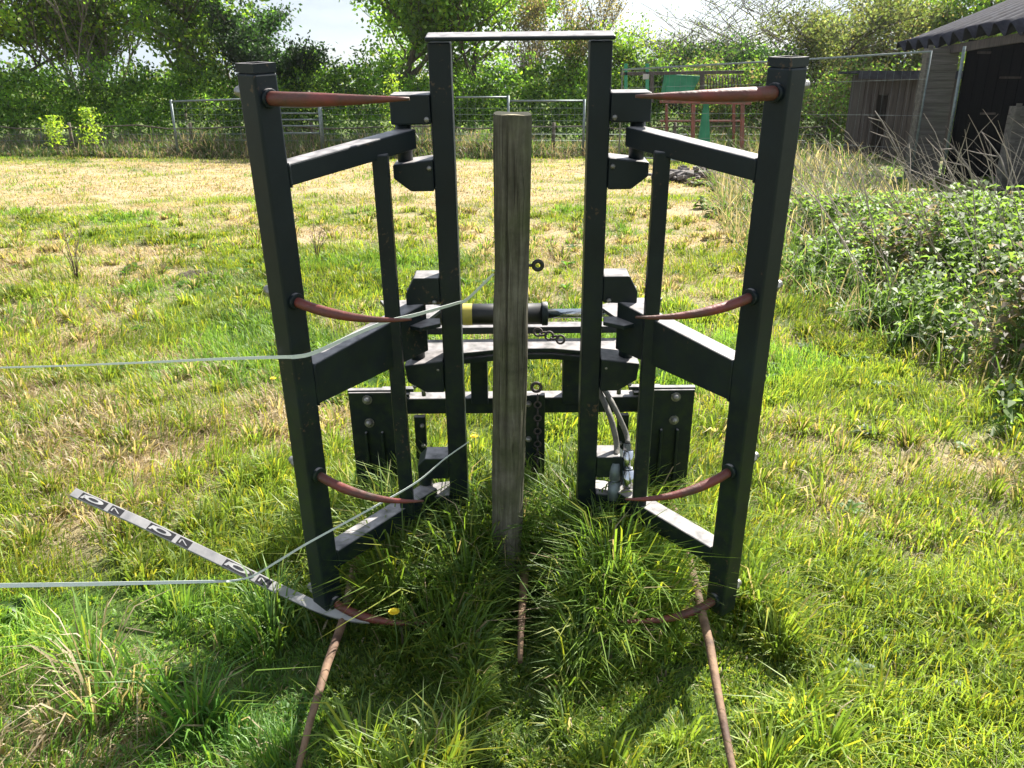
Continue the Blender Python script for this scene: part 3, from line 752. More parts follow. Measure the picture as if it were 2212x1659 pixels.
# ------------------------------------------------------------------ printed plastic strip
def make_strip():
    key = [(158, 1064, 2.24), (300, 1127, 2.14), (480, 1213, 2.00), (600, 1272, 1.92), (690, 1313, 1.85), (750, 1332, 1.82), (800, 1340, 1.80)]
    pts = [W_(*k) for k in key]
    root = empty('plastic_strip', tuple(pts[-1]))
    tag(root, 'pale grey plastic strip with black print lying against the left arm foot', 'plastic strip')
    up = V(.10, 1.0, .55)
    m, P = ribbon(pts, [.031, .031, .031, .031, .030, .027, .020], up=up, th=.010, sub=10)
    m.v = [tuple(Vector(p) - pts[-1]) for p in m.v]; m.build('strip', STRAP, root, .0015)
    # print: arc-length frame along the face turned to the viewer
    L_ = [0]
    for i in range(len(P) - 1): L_.append(L_[-1] + (P[i + 1] - P[i]).length)
    def fr_(s_):
        s_ = max(0, min(L_[-1] - 1e-4, s_)); i = max(k for k in range(len(L_) - 1) if L_[k] <= s_)
        t = (s_ - L_[i]) / (L_[i + 1] - L_[i]); p = P[i].lerp(P[i + 1], t); d = (P[i + 1] - P[i]).normalized()
        u = (up.normalized() - d * up.normalized().dot(d)).normalized(); nn = d.cross(u).normalized()
        if nn.y > 0: nn = -nn
        return p, d, u, nn
    def patch(m_, poly, lift):
        vs = []
        for a, b in poly:
            p, d, u, nn = fr_(a); vs.append(p + u * (b * .0142) + nn * (.005 + lift) - pts[-1])
        m_.add(vs, [tuple(range(len(vs)))])
    def strip_rect(m_, a0, a1, b0, b1, lift, sl=0):
        k = max(1, int((a1 - a0) / .01))
        for i in range(k):
            x0 = a0 + (a1 - a0) * i / k; x1 = a0 + (a1 - a0) * (i + 1) / k
            patch(m_, [(x0, b0), (x1, b0), (x1 + sl, b1), (x0 + sl, b1)], lift)
    tot = L_[-1]
    for s0 in (.035, .315, .62):
        if s0 + .17 > tot: continue
        ink, wh = MB(), MB()
        # block with oval ring and side notches, then a white bar and a slanted letter block
        strip_rect(ink, s0, s0 + .105, -.95, .8, .0006)
        for rr, mm, lift in ((.040, wh, .0012), (.020, ink, .0018)):
            patch(mm, [(s0 + .052 + rr * math.cos(a * math.pi / 10), .1 + rr / .040 * .62 * math.sin(a * math.pi / 10)) for a in range(20)], lift)
        patch(wh, [(s0 + .004, -.55), (s0 + .014, -.55), (s0 + .022, .5), (s0 + .012, .5)], .0012)
        strip_rect(ink, s0 + .122, s0 + .172, -.95, .8, .0006)
        patch(wh, [(s0 + .130, .45), (s0 + .137, .45), (s0 + .164, -.45), (s0 + .157, -.45)], .0012)
        patch(wh, [(s0 + .129, -.5), (s0 + .134, -.5), (s0 + .134, .3), (s0 + .129, .3)], .0012)
        pr = ink.build('black_print', INK, root); wh.build('white_print', STRAPW, pr)
make_strip()

# ------------------------------------------------------------------ trees and shrubs
def leaf_quads(c, size, asp=.55, flat=0.0):
    """one kite-shaped leaf per centre"""
    n = len(c); d = rng.normal(0, 1, (n, 3)); d[:, 2] *= (1 - flat); d /= np.linalg.norm(d, axis=1)[:, None]
    e = rng.normal(0, 1, (n, 3)); e -= d * (e * d).sum(1)[:, None]; e /= np.linalg.norm(e, axis=1)[:, None]
    s = (size * rng.uniform(.6, 1.35, n))[:, None]
    v = np.stack([c - d * s * .5, c + e * s * asp * .5, c + d * s * .5, c - e * s * asp * .5], 1).reshape(-1, 3)
    b = np.arange(n) * 4
    return v, np.stack([b, b + 1, b + 2, b + 3], -1)

def grow(h, spread, depth, kids, trunk_r, up=.35, first=.25, seed=0, multi=1, curl=.25):
    """recursive limbs: returns list of (points, radii) and tips"""
    rd = random.Random(seed); segs = []; tips = []
    def go(p, d, ln, r, k):
        pts = [p.copy()]; rad = [r]; nseg = 4
        for i in range(nseg):
            d = (d + V(rd.gauss(0, curl * .5), rd.gauss(0, curl * .5), rd.gauss(0, curl * .3) + up * .12)).normalized()
            p = p + d * ln / nseg; pts.append(p.copy()); rad.append(r * (1 - .55 * (i + 1) / nseg))
            if k <= 1 : tips.append((p.copy(), k))
        segs.append((pts, rad))
        if k == 0: return
        for j in range(kids):
            t = rd.uniform(.35, 1.0) if k < depth else first + (1 - first) * (j + .6) / kids
            i = min(nseg - 1, int(t * nseg)); q0 = pts[i].lerp(pts[i + 1], t * nseg - i if t < 1 else 1)
            a = rd.uniform(0, 2 * math.pi); side = V(math.cos(a), math.sin(a), 0)
            dd = (d * (1 - spread) + side * spread + V(0, 0, up * .5)).normalized()
            go(q0, dd, ln * rd.uniform(.5, .8), max(.003, r * .5), k - 1)
    for j in range(multi):
        a = rd.uniform(0, 6.28); o = V(math.cos(a), math.sin(a), 0) * (.12 * (multi > 1))
        go(o, (V(0, 0, 1) + o * 3).normalized(), h * .52 * (1 if j == 0 else rd.uniform(.7, 1)), trunk_r * (1 if multi == 1 else .7), depth)
    return segs, tips

def tree(name, label, loc, h, wid, colors, leaf=.09, per=16, rad=.28, depth=3, kids=5, trunk_r=.09, spread=.6, bark=None, seed=1, multi=1, up=.35, first=.25, cat='tree', group=None, sides=5, minr=.004, skirt=0):
    bark = bark or BARK
    k_ = (loc[1] + 3.6) / loc[1]; loc = (loc[0] * k_, loc[1] * k_, 0); h = 1.5 + (h - 1.5) * k_; wid *= k_; leaf *= k_ * 1.12; rad *= k_
    segs, tips = grow(h, spread, depth, kids, trunk_r, up, first, seed, multi)
    T = np.array([t[0][:] for t in tips])
    zt = max(p.z for s_ in segs for p in s_[0]); xw = np.percentile(np.abs(T[:, :2]), 96)
    sz = h / zt; sx = wid / 2 / xw
    root = empty(name, loc); tag(root, label, cat, group)
    m = MB()
    for pts, rd_ in segs:
        m.tube([V(p.x * sx, p.y * sx, p.z * sz) for p in pts], [max(minr, r) for r in rd_], sides, cap=False)
    if per == 0: m.build('branches', bark, root)
    else: m.build('trunk', bark, root)
    if per:
        T = T * np.array([sx, sx, sz]); n = len(T) * per
        c = np.repeat(T, per, 0) + rng.normal(0, rad * .55, (n, 3)) * np.array([1, 1, .8])
        if skirt:
            k = skirt; a = rng.uniform(0, 6.28, k); r_ = wid * .48 * np.sqrt(rng.random(k))
            c = np.concatenate([c, np.stack([r_ * np.cos(a), r_ * np.sin(a), rng.uniform(.05, h * .5, k)], -1)])
        c = c[c[:, 2] > .05]; n = len(c)
        v, q = leaf_quads(c, np.full(n, leaf))
        col = np.array(colors)[rng.integers(0, len(colors), n)] * rng.uniform(.7, 1.3, (n, 1))
        cl = (vnoise(c[:, 0] * 1.3 + c[:, 2], c[:, 1] + c[:, 2] * 1.7, 1.2, seed) - .5)[:, None]
        col = col * (1 + cl * 1.3)
        big_mesh('crown', v, q, None, np.repeat(col, 4, 0), LEAF, root)
    return root

G_MID = [(.10, .19, .03), (.14, .25, .035), (.075, .15, .026)]
G_LIME = [(.20, .29, .03), (.16, .26, .03), (.24, .30, .035)]
G_DARK = [(.018, .042, .016), (.026, .058, .02), (.035, .075, .02)]
G_OLIVE = [(.09, .11, .035), (.13, .13, .05), (.06, .085, .025)]
G_PALE = [(.12, .16, .06), (.15, .18, .08)]
G_BUD = [(.20, .15, .09), (.24, .19, .14), (.16, .15, .06)]
def gx(x, Y): return U(x, 300, Y).x
TR = 'trees along the far field boundary'
tree('broadleaf_tree', 'lime green broadleaf tree filling the far left top corner', (gx(40, 22), 22, 0), 6.2, 4.6, G_LIME + G_MID[:1], .13, 12, .40, 3, 6, .14, seed=3, group=TR, first=.12)
tree('willow_tree', 'thin grey tree with fanned bare upright stems and few leaves at the left', (gx(235, 22.5), 22.5, 0), 6.4, 4.6, G_PALE + G_MID, .08, 5, .25, 3, 6, .07, .42, BARK_PALE, seed=5, multi=4, up=.7, group=TR, minr=.014, first=.12)
tree('broadleaf_tree', 'mid green leafy tree behind the left end of the hurdles', (gx(400, 22), 22, 0), 6.6, 4.4, G_MID + G_LIME[:1], .12, 11, .38, 3, 6, .12, seed=8, group=TR, first=.12)
tree('birch_tree', 'slender light tree with airy leaves just left of the dark bush', (gx(525, 22.5), 22.5, 0), 6.3, 2.8, G_PALE + G_LIME, .08, 9, .26, 3, 5, .07, .4, seed=12, up=.7, group=TR)
tree('holly_bush', 'very dark dense bush rising behind the top of the left arm', (gx(625, 21.5), 21.5, 0), 3.5, 2.6, G_DARK, .08, 26, .26, 3, 6, .08, seed=14, cat='bush', up=.6, first=.05, skirt=2200)
tree('broadleaf_tree', 'large bright green tree directly behind the top bar', (gx(860, 22.5), 22.5, 0), 5.6, 5.0, G_MID + G_LIME[:1], .12, 14, .38, 3, 6, .14, seed=17, group=TR, first=.15)
tree('broadleaf_tree', 'deep green rounded tree between the two uprights of the frame', (gx(1020, 22.3), 22.3, 0), 5.4, 4.2, G_MID + G_LIME[:1], .11, 14, .36, 3, 6, .12, seed=19, group=TR, first=.15)
tree('blossom_tree', 'wispy budding tree with pinkish twigs behind the right upright', (gx(1185, 22), 22, 0), 4.9, 2.9, G_BUD, .055, 4, .22, 3, 6, .055, .5, BARK_PALE, seed=23, group=TR, up=.5, minr=.006, multi=2)
tree('broadleaf_tree', 'low yellow green tree just right of the right upright', (gx(1300, 21.6), 21.6, 0), 3.1, 2.6, G_LIME + G_MID, .08, 9, .26, 3, 6, .08, seed=27, group=TR, first=.1, skirt=1200)
tree('hawthorn_tree', 'nearly leafless spreading tree with many fine grey twigs at the right', (gx(1600, 21.5), 21.5, 0), 5.0, 5.4, G_PALE + G_OLIVE, .05, 1, .2, 4, 5, .09, .6, BARK, seed=31, group=TR, up=.4, minr=.0065, sides=4, multi=2)
tree('holly_bush', 'dark green bush below the bare twiggy tree', (gx(1560, 20.6), 20.6, 0), 2.7, 3.4, G_DARK + G_MID[:1], .08, 22, .26, 3, 6, .08, seed=33, cat='bush', up=.3, first=.05, skirt=1800)
tree('hedge_bush', 'olive green bush with pale new leaves between bare tree and small shed', (gx(1790, 20.8), 20.8, 0), 3.5, 3.6, G_OLIVE + G_PALE, .07, 18, .28, 3, 6, .08, seed=35, cat='bush', up=.4, first=.05, skirt=2200)
tree('hedge_bush', 'yellowish budding bush behind the roof of the small dark shed', (gx(1960, 21.5), 21.5, 0), 3.9, 3.8, G_OLIVE + G_PALE + G_BUD[:1], .07, 18, .28, 3, 6, .08, seed=38, cat='bush', up=.4, first=.05, skirt=2200)
tree('broadleaf_tree', 'bright green tree standing behind the corrugated roof', (gx(2150, 22), 22, 0), 5.3, 4.6, G_MID + G_LIME, .10, 18, .3, 3, 6, .1, seed=41, group=TR)

def foliage_mass(name, label, x0, x1, y0, y1, z1, n, cols, leaf, seed, cat='hedge'):
    per = 34; m_ = n // per; n = m_ * per; sc = (y1 - y0) / 1.8
    x = rng.uniform(x0, x1, m_); y = rng.uniform(y0, y1, m_)
    top = z1 * (.45 + 1.0 * fbm(x, y * 2, .8, seed)); z = rng.random(m_) ** .8 * top
    bright = np.repeat(rng.uniform(.6, 1.5, m_), per)[:, None]
    x, y, z = (np.repeat(q_, per) + rng.normal(0, r_, n) * sc for q_, r_ in ((x, .16), (y, .14), (z, .13)))
    z = np.abs(z)
    # scooped sections: lumps lean in and out
    y = y + (fbm(x, z, 1.1, seed + 3) - .5) * 1.1
    c = np.stack([x, y, z], -1)
    v, q = leaf_quads(c, np.full(n, leaf))
    k = vnoise(x, z * 1.4, 1.0, seed + 5)[:, None]
    A = np.array(cols)[rng.integers(0, len(cols), n)] * rng.uniform(.7, 1.3, (n, 1)) * (.65 + .7 * k) * bright
    o = big_mesh(name, v, q, None, np.repeat(A, 4, 0), LEAF); tag(o, label, cat, kind='stuff'); return o
foliage_mass('hedgerow', 'dense dark green hedge growth running behind the hurdles and wire', -19, 4.3, 23.6, 25.2, 1.95, 70000, G_DARK[2:] + G_MID + G_MID + G_LIME[:1], .105, 51)
foliage_mass('hedgerow', 'olive and brown scrub between the machinery and the sheds', 4.4, 14, 21.4, 23.0, 1.9, 42000, G_OLIVE + G_MID + [(.14, .11, .07)], .085, 61)
foliage_mass('distant_wood', 'distant wood behind the hedge closing off the horizon', -60, 60, 42, 47, 2.3, 60000, G_MID + G_OLIVE, .28, 71, 'wood')

# sprigs of yellow-green young growth standing at the fence
for (px, top, lab) in ((845, 160, 'yellow green sapling seen under the upper left red tine'), (185, 232, 'small pale sapling at the fence near the left edge'), (108, 250, 'tiny pale sapling at the fence nearest the left edge')):
    Y = 19.6; p = U(px, top, Y); h = p.z
    root = empty('sapling', (p.x, Y, 0)); tag(root, lab, 'sapling', 'young saplings along the fence')
    m = MB(); m.tube([(0, 0, 0), (.05, 0, h * .5), (.02, 0, h)], [.012, .009, .004], 5); m.build('stem', BARK, root)
    n = 420; z = rng.uniform(.25, 1, n) * h; r_ = .17 * (1.1 - z / h * .6)
    c = np.stack([.03 + rng.normal(0, 1, n) * r_, rng.normal(0, 1, n) * r_, z], -1)
    v, q = leaf_quads(c, np.full(n, .065)); A = np.array(G_LIME)[rng.integers(0, 3, n)] * 1.2
    big_mesh('foliage', v, q, None, np.repeat(A, 4, 0), LEAF, root)

# ------------------------------------------------------------------ far fence, hurdles and gate
def wire_fence():
    root = empty('wire_fence', (-8, 20.2, 0)); tag(root, 'low wire and rail fence with short wooden posts along the far verge', 'fence')
    m = MB()
    pts = []
    for i in range(31):
        x = -14 + i * .72; pts.append(V(x + 8, 0, .60 + .03 * math.sin(i * 1.3) + (.05 if i % 5 == 2 else 0)))
    m.tube(pts, .018, 6); m.build('top_rail', BARK, root)
    m = MB()
    for z in (.15, .3, .45): m.tube([V(-6, .01, z), V(15.6, .01, z)], .004, 4)
    for i in range(72): m.tube([V(-6 + i * .3, .01, .1), V(-6 + i * .3, .01, .58)], .003, 4, cap=False)
    m.build('wire_netting', GALV, root)
    for i in range(8):
        m = MB(); m.tube([V(-5.5 + i * 2.9, .03, 0), V(-5.5 + i * 2.9, .03, .72)], .04, 7); m.build('post', BARK, root)
wire_fence()
def hurdle(x0, x1, Y, ztop, label, rails=(), posts=(0, 1), z0=.35, mesh=True, slope=0, r=.022):
    a, b = U(x0, 240, Y).x, U(x1, 240, Y).x
    root = empty('metal_hurdle', (a, Y, 0)); tag(root, label, 'hurdle', 'galvanised hurdles along the far hedge'); wd = b - a
    m = MB(); m.tube([V(0, 0, ztop - slope), V(wd, 0, ztop)], r, 8)
    for z in rails: m.tube([V(0, .001, z), V(wd, .001, z)], r * .8, 6)
    m.build('rail', GALV, root)
    for t in posts:
        m = MB(); m.tube([V(wd * t, -.003, 0), V(wd * t, -.003, ztop + .04 - (slope if t == 0 else 0))], r * 1.35, 8); m.build('upright', GALV, root)
    if mesh:
        m = MB()
        for i in range(int(wd / .18)): m.tube([V(.18 * i + .09, .003, z0), V(.18 * i + .09, .003, ztop - .03)], .0022, 4, cap=False)
        for i in range(6): m.tube([V(0, .003, z0 + .14 * i), V(wd, .003, z0 + .14 * i)], .0025, 4, cap=False)
        m.build('mesh_infill', GALV, root)
hurdle(372, 588, 19.7, 1.27, 'galvanised mesh hurdle left of the left arm', slope=.07)
hurdle(590, 690, 19.75, 1.22, 'barred metal hurdle seen under the upper left tine', rails=(1.08, .94, .80, .66, .5), mesh=False, posts=(1,), r=.026)
hurdle(693, 925, 19.8, 1.18, 'plain mesh hurdle half hidden by the yellow green sapling', posts=(0,))
hurdle(985, 1098, 19.85, 1.29, 'mesh hurdle ending above the wooden post', posts=(1,))
hurdle(1100, 1262, 19.9, 1.21, 'lower mesh hurdle right of the wooden post top', posts=(1,))

# tall mesh site-fence panels on the right
def site_panel(p, q, label):
    p, q = Vector(p), Vector(q); root = empty('mesh_fence_panel', (p.x, p.y, 0)); tag(root, label, 'fence panel', 'tall mesh fence panels')
    o = V(p.x, p.y, 0); d = V(q.x - p.x, q.y - p.y, 0); ln = d.length
    def A(t, z): top = p.z + (q.z - p.z) * t; return V(d.x * t, d.y * t, z * top / 2.0)
    m = MB(); m.tube([A(0, .15), A(0, 2), A(1, 2), A(1, .15)], .019, 8); m.tube([A(0, .16), A(1, .16)], .016, 8); m.build('frame_tube', GALV, root)
    m = MB(); n = int(ln / .13)
    for i in range(1, n): m.tube([A(i / n, .17), A(i / n, 1.985)], .0013, 4, cap=False)
    for z in (.62, 1.10, 1.62): m.tube([A(0, z), A(1, z)], .0022, 4, cap=False)
    m.build('wire_mesh', GALV, root)
a_, b_, c_ = U(1345, 151, 17.6), U(1690, 132, 15.0), U(2012, 112, 12.9)
site_panel(a_, b_, 'farther tall mesh fence panel in front of the green and red machine')
site_panel(b_ + V(.05, -.05, 0), c_, 'nearer tall mesh fence panel running up to the shed corner')
pa, pb = U(2084, 100, 12.4), U(2040, 352, 12.4)
root = empty('metal_pole', tuple(pb)); tag(root, 'grey green metal pole leaning against the grey boarded shed corner', 'pole')
m = MB(); m.tube([V(0, 0, 0) - (pa - pb) * .15, pa - pb], .022, 8); m.build('tube', GALV, root)

# ------------------------------------------------------------------ old farm machine behind the panels
def farm_machine():
    Y = 19.0; o = U(1480, 300, Y); root = empty('farm_machine', (o.x, Y, 0))
    tag(root, 'old green and red farm machine parked behind the mesh fence panels', 'farm machine')
    def P(x, y, dy=0): p = U(x, y, Y + dy); return V(p.x - o.x, dy, p.z)
    def bar(mm, a, b, r=.05): mm.beam(a, b, r * 2, r * 2, up=(0, 0, 1) if abs((b - a).normalized().z) < .8 else (0, 1, 0))
    m = MB(); bar(m, P(1425, 220), P(1622, 224), .03); bar(m, P(1425, 262, .9), P(1600, 262, .9), .022); rf = m.build('red_frame', REDP, root, .006)
    for x in (1498, 1604):
        m = MB(); bar(m, P(x, 226), P(x - 2, 345), .04); m.build('leg', REDP, root, .006)
    for x in (1440, 1585):
        m = MB(); bar(m, P(x, 226, .9), P(x, 345, .9), .03); m.build('leg', REDP, root, .006)
    m = MB(); bar(m, P(1340, 160), P(1606, 156), .035); bar(m, P(1408, 160), P(1408, 222), .04); bar(m, P(1517, 160), P(1517, 222), .045); m.build('top_frame', DARKIRON, root, .005)
    m = MB(); m.prism([(0, 0), (.62, 0), (.78, .36), (.05, .40)], P(1436, 202, .15), (1, 0, 0), (0, 0, 1), -.5); m.build('hopper', GREENP, root, .01)
    m = MB(); m.prism([(0, 0), (.30, 0), (.18, 1.0), (.08, 1.0)], P(1506, 318, .2), (1, 0, 0), (0, 0, 1), -.05); m.build('side_guard', GREENP, root, .006)
    for x in (1352, 1398):
        m = MB(); bar(m, P(x, 138), P(x, 205), .035); m.build('stanchion', GREENP, root, .005)
    m = MB(); m.box(P(1388, 172) + V(0, -.04, 0), P(1402, 160) + V(0, -.02, 0)); m.build('lamp', STRAPW, root, .01)
    m = MB()
    for i in range(12):
        x = 1528 + i * 6.5; m.tube([P(x, 163, .3), P(x, 196, .3)], .012, 5)
    bar(m, P(1522, 198, .3), P(1606, 198, .3), .04); m.build('rake_bars', DARKIRON, root)
farm_machine()

# ------------------------------------------------------------------ sheds
def big_shed():
    Q1 = U(1937, 107, 15.2); Q2 = U(2212, 54, 11.4)
    ev = (Q2 - Q1); Q2 = Q1 + ev * 1.7
    V1 = U(2232, -12, 17.0); sl = V1 - Q1
    root = empty('open_shed', (Q1.x, Q1.y, 0))
    tag(root, 'old open fronted shed with black corrugated roof and grey boarded corner', 'shed')
    org = V(Q1.x, Q1.y, 0)
    n_e, n_s = 380, 10; vs = []; fs = []; nrm = ev.cross(sl).normalized()
    if nrm.z < 0: nrm = -nrm
    for side in (0, 1):
        for i in range(n_e + 1):
            for j in range(n_s + 1):
                t, s_ = i / n_e, j / n_s; L0 = ev.length * 2.4
                wv = .085 * math.sin(2 * math.pi * t * L0 / .38) + .02 * math.sin(t * 9) + (.03 * math.sin(t * 23 + 1) if j == 0 else 0)
                p = Q1 + ev * 2.4 * t + sl * s_ + nrm * (wv - side * .012)
                vs.append(p - org)
    n1 = (n_e + 1) * (n_s + 1)
    for side in (0, 1):
        for i in range(n_e):
            for j in range(n_s):
                a = side * n1 + i * (n_s + 1) + j; fs.append((a, a + 1, a + n_s + 2, a + n_s + 1))
    for i in range(n_e):
        a = i * (n_s + 1); fs.append((a, a + n_s + 1, a + n_s + 1 + n1, a + n1))
    m = MB(); m.add(vs, fs, True); rf = m.build('corrugated_roof', CORR, root)
    # boarded corner pillar
    def pillar(px0, px1, ytop, Y, name, zt=None):
        a = U(px0, ytop, Y); b = U(px1, ytop, Y); z = zt or a.z
        wd = (b.x - a.x); nb = int(z / .115); m = MB()
        for k in range(nb + 1):
            z0 = k * .115; jit = random.uniform(-.006, .006)
            if z0 + .11 > z: break
            m.box((a.x - org.x + jit, Y - org.y, z0), (a.x - org.x + wd + jit, Y - org.y + .20 + jit, z0 + .111))
        o_ = m.build(name, GREYWOOD, root, .003)
        m = MB(); m.box((a.x - org.x - .03, Y - org.y - .022, 0), (a.x - org.x + .045, Y - org.y - .0015, z)); m.build('corner_board', GREYWOOD, root, .003)
        return a, z
    a, z = pillar(2010, 2076, 98, 13.4, 'boarded_corner')
    pillar(2226, 2310, 98, 11.6, 'boarded_corner', 1.3)
    # dark interior: back and side walls of tarred boards
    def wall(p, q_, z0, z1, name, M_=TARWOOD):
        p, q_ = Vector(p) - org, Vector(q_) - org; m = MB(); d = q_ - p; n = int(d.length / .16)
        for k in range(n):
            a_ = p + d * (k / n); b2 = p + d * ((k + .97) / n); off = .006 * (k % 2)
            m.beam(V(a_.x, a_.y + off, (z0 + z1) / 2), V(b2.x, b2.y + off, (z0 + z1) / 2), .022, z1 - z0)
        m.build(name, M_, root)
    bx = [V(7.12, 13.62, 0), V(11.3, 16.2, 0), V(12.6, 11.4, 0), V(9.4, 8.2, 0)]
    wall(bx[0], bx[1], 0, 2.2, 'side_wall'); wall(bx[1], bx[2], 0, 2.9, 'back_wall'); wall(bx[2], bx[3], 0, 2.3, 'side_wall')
    m = MB(); m.beam(V(*(Q1 + ev * .25)) - org + V(.1, .1, -.14), V(*(Q1 + ev * 1.6)) - org + V(.1, .1, -.14), .06, .12); m.build('eaves_beam', DARKWOOD, root)
    for (x0, x1, y) in ((2112, 2140, 114), (2118, 2150, 246), (2160, 2205, 168)):
        p, q_ = U(x0, y, 13.2), U(x1, y, 13.2); m = MB(); m.beam(p - org, q_ - org, .03, .03); m.build('rail', DARKWOOD, root)
big_shed()

def small_shed():
    Y = 19.2; a = U(1856, 300, Y).x; b = U(2050, 300, Y).x
    root = empty('small_shed', (a, Y, 0)); tag(root, 'small dark boarded shed with a doorway, behind the mesh fence panel', 'shed')
    wd = b - a; zt = 1.78; m = MB(); n = int(wd / .14)
    d0, d1 = .20, .50
    for k in range(n):
        x = wd * k / n
        if d0 < x < d1: m.box((x, 0, 1.35), (x + .132, .03, zt)); continue
        m.box((x, .004 * (k % 2), 0), (x + .132, .03, zt))
    m.build('wall', DARKWOOD, root)
    m = MB(); m.box((0, .8, 0), (wd, .83, zt)); m.box((-.03, .035, 0), (-.001, .8, zt)); m.box((wd + .001, .035, 0), (wd + .03, .8, zt)); m.build('wall', DARKWOOD, root)
    m = MB(); m.box((d0 - .03, -.03, 0), (d0 + .04, -.001, 1.4)); m.box((d1 + .02, -.03, 0), (d1 + .09, -.001, 1.4)); m.build('door_frame', DARKWOOD, root)
    m = MB(); m.prism([(-.3, 0), (wd + .2, 0), (wd + .2, .05), (-.3, .05)], (0, 1.0, zt + .02), (1, 0, 0), (0, .0, 1), 1.25); m.prism([(-.32, -.12), (wd + .22, -.12), (wd + .22, .02), (-.32, .02)], (0, -.26, zt + .02), (1, 0, 0), (0, 0, 1), .02); m.build('roof', CORR, root)
small_shed()

# ------------------------------------------------------------------ nettle and bramble thicket on the right
def thicket():
    n = 5200; y = 3.1 + 12.8 * rng.random(n) ** .9; x = thicket_edge(y) + (fbm(y * 0 + 3, y, 1.4, 17) - .5) * 1.6 - .35 * (rng.random(n) < .3) + rng.uniform(0, 1, n) ** .8 * (1.2 + .55 * y)
    e = np.clip(x - thicket_edge(y) + .2, 0, None)
    keep = rng.random(n) < np.clip((fbm(x, y, 1.1, 19) - .33) * 4 + e * .15, .12, 1)
    x, y, e = x[keep], y[keep], e[keep]; n = len(x)
    h = np.clip(.14 + e * .42, .12, .85) * (.3 + 1.5 * vnoise(x, y, .9, 97)) * rng.uniform(.6, 1.25, n) * (.6 + .8 * fbm(x, y, .9, 91))
    h = np.minimum(h, np.interp(y, [3, 7, 9, 11, 14], [1.0, .85, .42, .22, .16]))
    Cc, Sz, Az, Col = [], [], [], []
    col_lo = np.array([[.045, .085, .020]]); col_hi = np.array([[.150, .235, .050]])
    V_, Q_, A_ = [], [], []; off = 0
    gz = ground_z(x, y)
    lv = 9
    for k in range(lv):
        t = (k + .6) / lv
        for s_ in range(4):
            a = rng.uniform(0, 1.2, n) + s_ * math.pi / 2 + k * .8
            zz = gz + h * t; ln = (.045 + .055 * rng.random(n) ** 1.5) * (1.15 - .55 * t) * (1 + .07 * (y - 4)) 
            dx = np.stack([np.cos(a), np.sin(a), rng.uniform(-.5, .15, n)], -1)
            c0 = np.stack([x + .06 * t * np.cos(a * 3), y, zz], -1)
            sd_ = np.stack([-np.sin(a), np.cos(a), rng.uniform(-.25, .25, n)], -1) * (ln * .33)[:, None]
            mid = c0 + dx * (ln * .45)[:, None] + np.array([0, 0, .008]); tip = c0 + dx * ln[:, None] + np.array([0, 0, -.015])
            v = np.stack([c0, mid - sd_, tip, mid + sd_], 1).reshape(-1, 3)
            b = off + np.arange(n) * 4; off += n * 4
            V_.append(v); Q_.append(np.stack([b, b + 1, b + 2, b + 3], -1))
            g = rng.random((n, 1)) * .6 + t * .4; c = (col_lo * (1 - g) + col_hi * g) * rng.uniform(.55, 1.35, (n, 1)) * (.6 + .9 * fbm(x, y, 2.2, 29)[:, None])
            dead = (vnoise(x, y, 1.6, 93)[:, None] > .70); c = np.where(dead & (rng.random((n, 1)) < .5), np.array([[.17, .135, .10]]), c)
            A_.append(np.repeat(c, 4, 0))
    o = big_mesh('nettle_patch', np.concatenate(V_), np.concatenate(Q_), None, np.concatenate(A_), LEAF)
    tag(o, 'bank of leafy nettles and low brambles in front of the sheds', 'nettles', kind='stuff')
    k = 16000; gy = 4.0 + 12 * rng.random(k); gx_ = thicket_edge(gy) + rng.uniform(-.07, 1, k) * (1.0 + .42 * gy)
    gh = rng.uniform(.15, .55, k) * (.3 + 1.3 * fbm(gx_, gy, 1.5, 23)) * np.where((gx_ - thicket_edge(gy)) < 2.2, np.interp(gy, [4, 8, 11, 16], [.8, 1.0, 1.35, 1.7]), .6)
    s2 = rng.random((k, 1)) < .35 + .3 * (gy[:, None] > 8); gg = rng.random((k, 1))
    gc = np.where(s2, np.array([[.40, .33, .24]]) * (.5 + gg * .7), np.array([[.10, .17, .04]]) * (.7 + gg))
    v, cc = blades(gx_, gy, gh, rng.uniform(.004, .008, k) * (1 + .08 * gy), rng.uniform(0, 6.28, k), rng.uniform(.1, 1.2, k), gc * .8, gc)
    b = np.arange(k) * 7
    o = big_mesh('thicket_grass', v, np.concatenate([np.stack([b, b + 1, b + 3, b + 2], -1), np.stack([b + 2, b + 3, b + 5, b + 4], -1)]), np.stack([b + 4, b + 5, b + 6], -1), cc, GRASS)
    tag(o, 'long green and dry grass growing up through the nettle bank', 'long grass', kind='stuff')
    # arching dead stems
    m = MB(); rd = random.Random(4)
    for i in range(260):
        yy = 4.2 + 8 * rd.random(); xx = float(thicket_edge(yy)) + rd.uniform(.1, 1.0 + .4 * yy)
        a = rd.uniform(2.4, 3.9) if rd.random() < .75 else rd.uniform(0, 6.28); ln = rd.uniform(.25, 1.15); h = rd.uniform(.6, 1.25) * (1 if yy < 9 else .75); z0_ = rd.uniform(0, .2)
        p0 = V(xx, yy, z0_); pts = []
        for k in range(6):
            t = k / 5; pts.append(p0 + V(math.cos(a) * ln * t, math.sin(a) * ln * t * .6, h * (1.35 * t - .4 * t * t) + rd.gauss(0, .015)))
        r = rd.uniform(.0018, .0042) * (1 + .05 * yy); m.tube(pts, [r, r, r * .9, r * .8, r * .6, r * .3], 5, cap=False)
    o = m.build('bramble_stems', m_noisy('dry_cane', (.26, .21, .17), (.45, .38, .31), 12, (.8, .95), .2)); tag(o, 'dead pale bramble canes arching over the nettle bank', 'brambles', kind='stuff')
thicket()

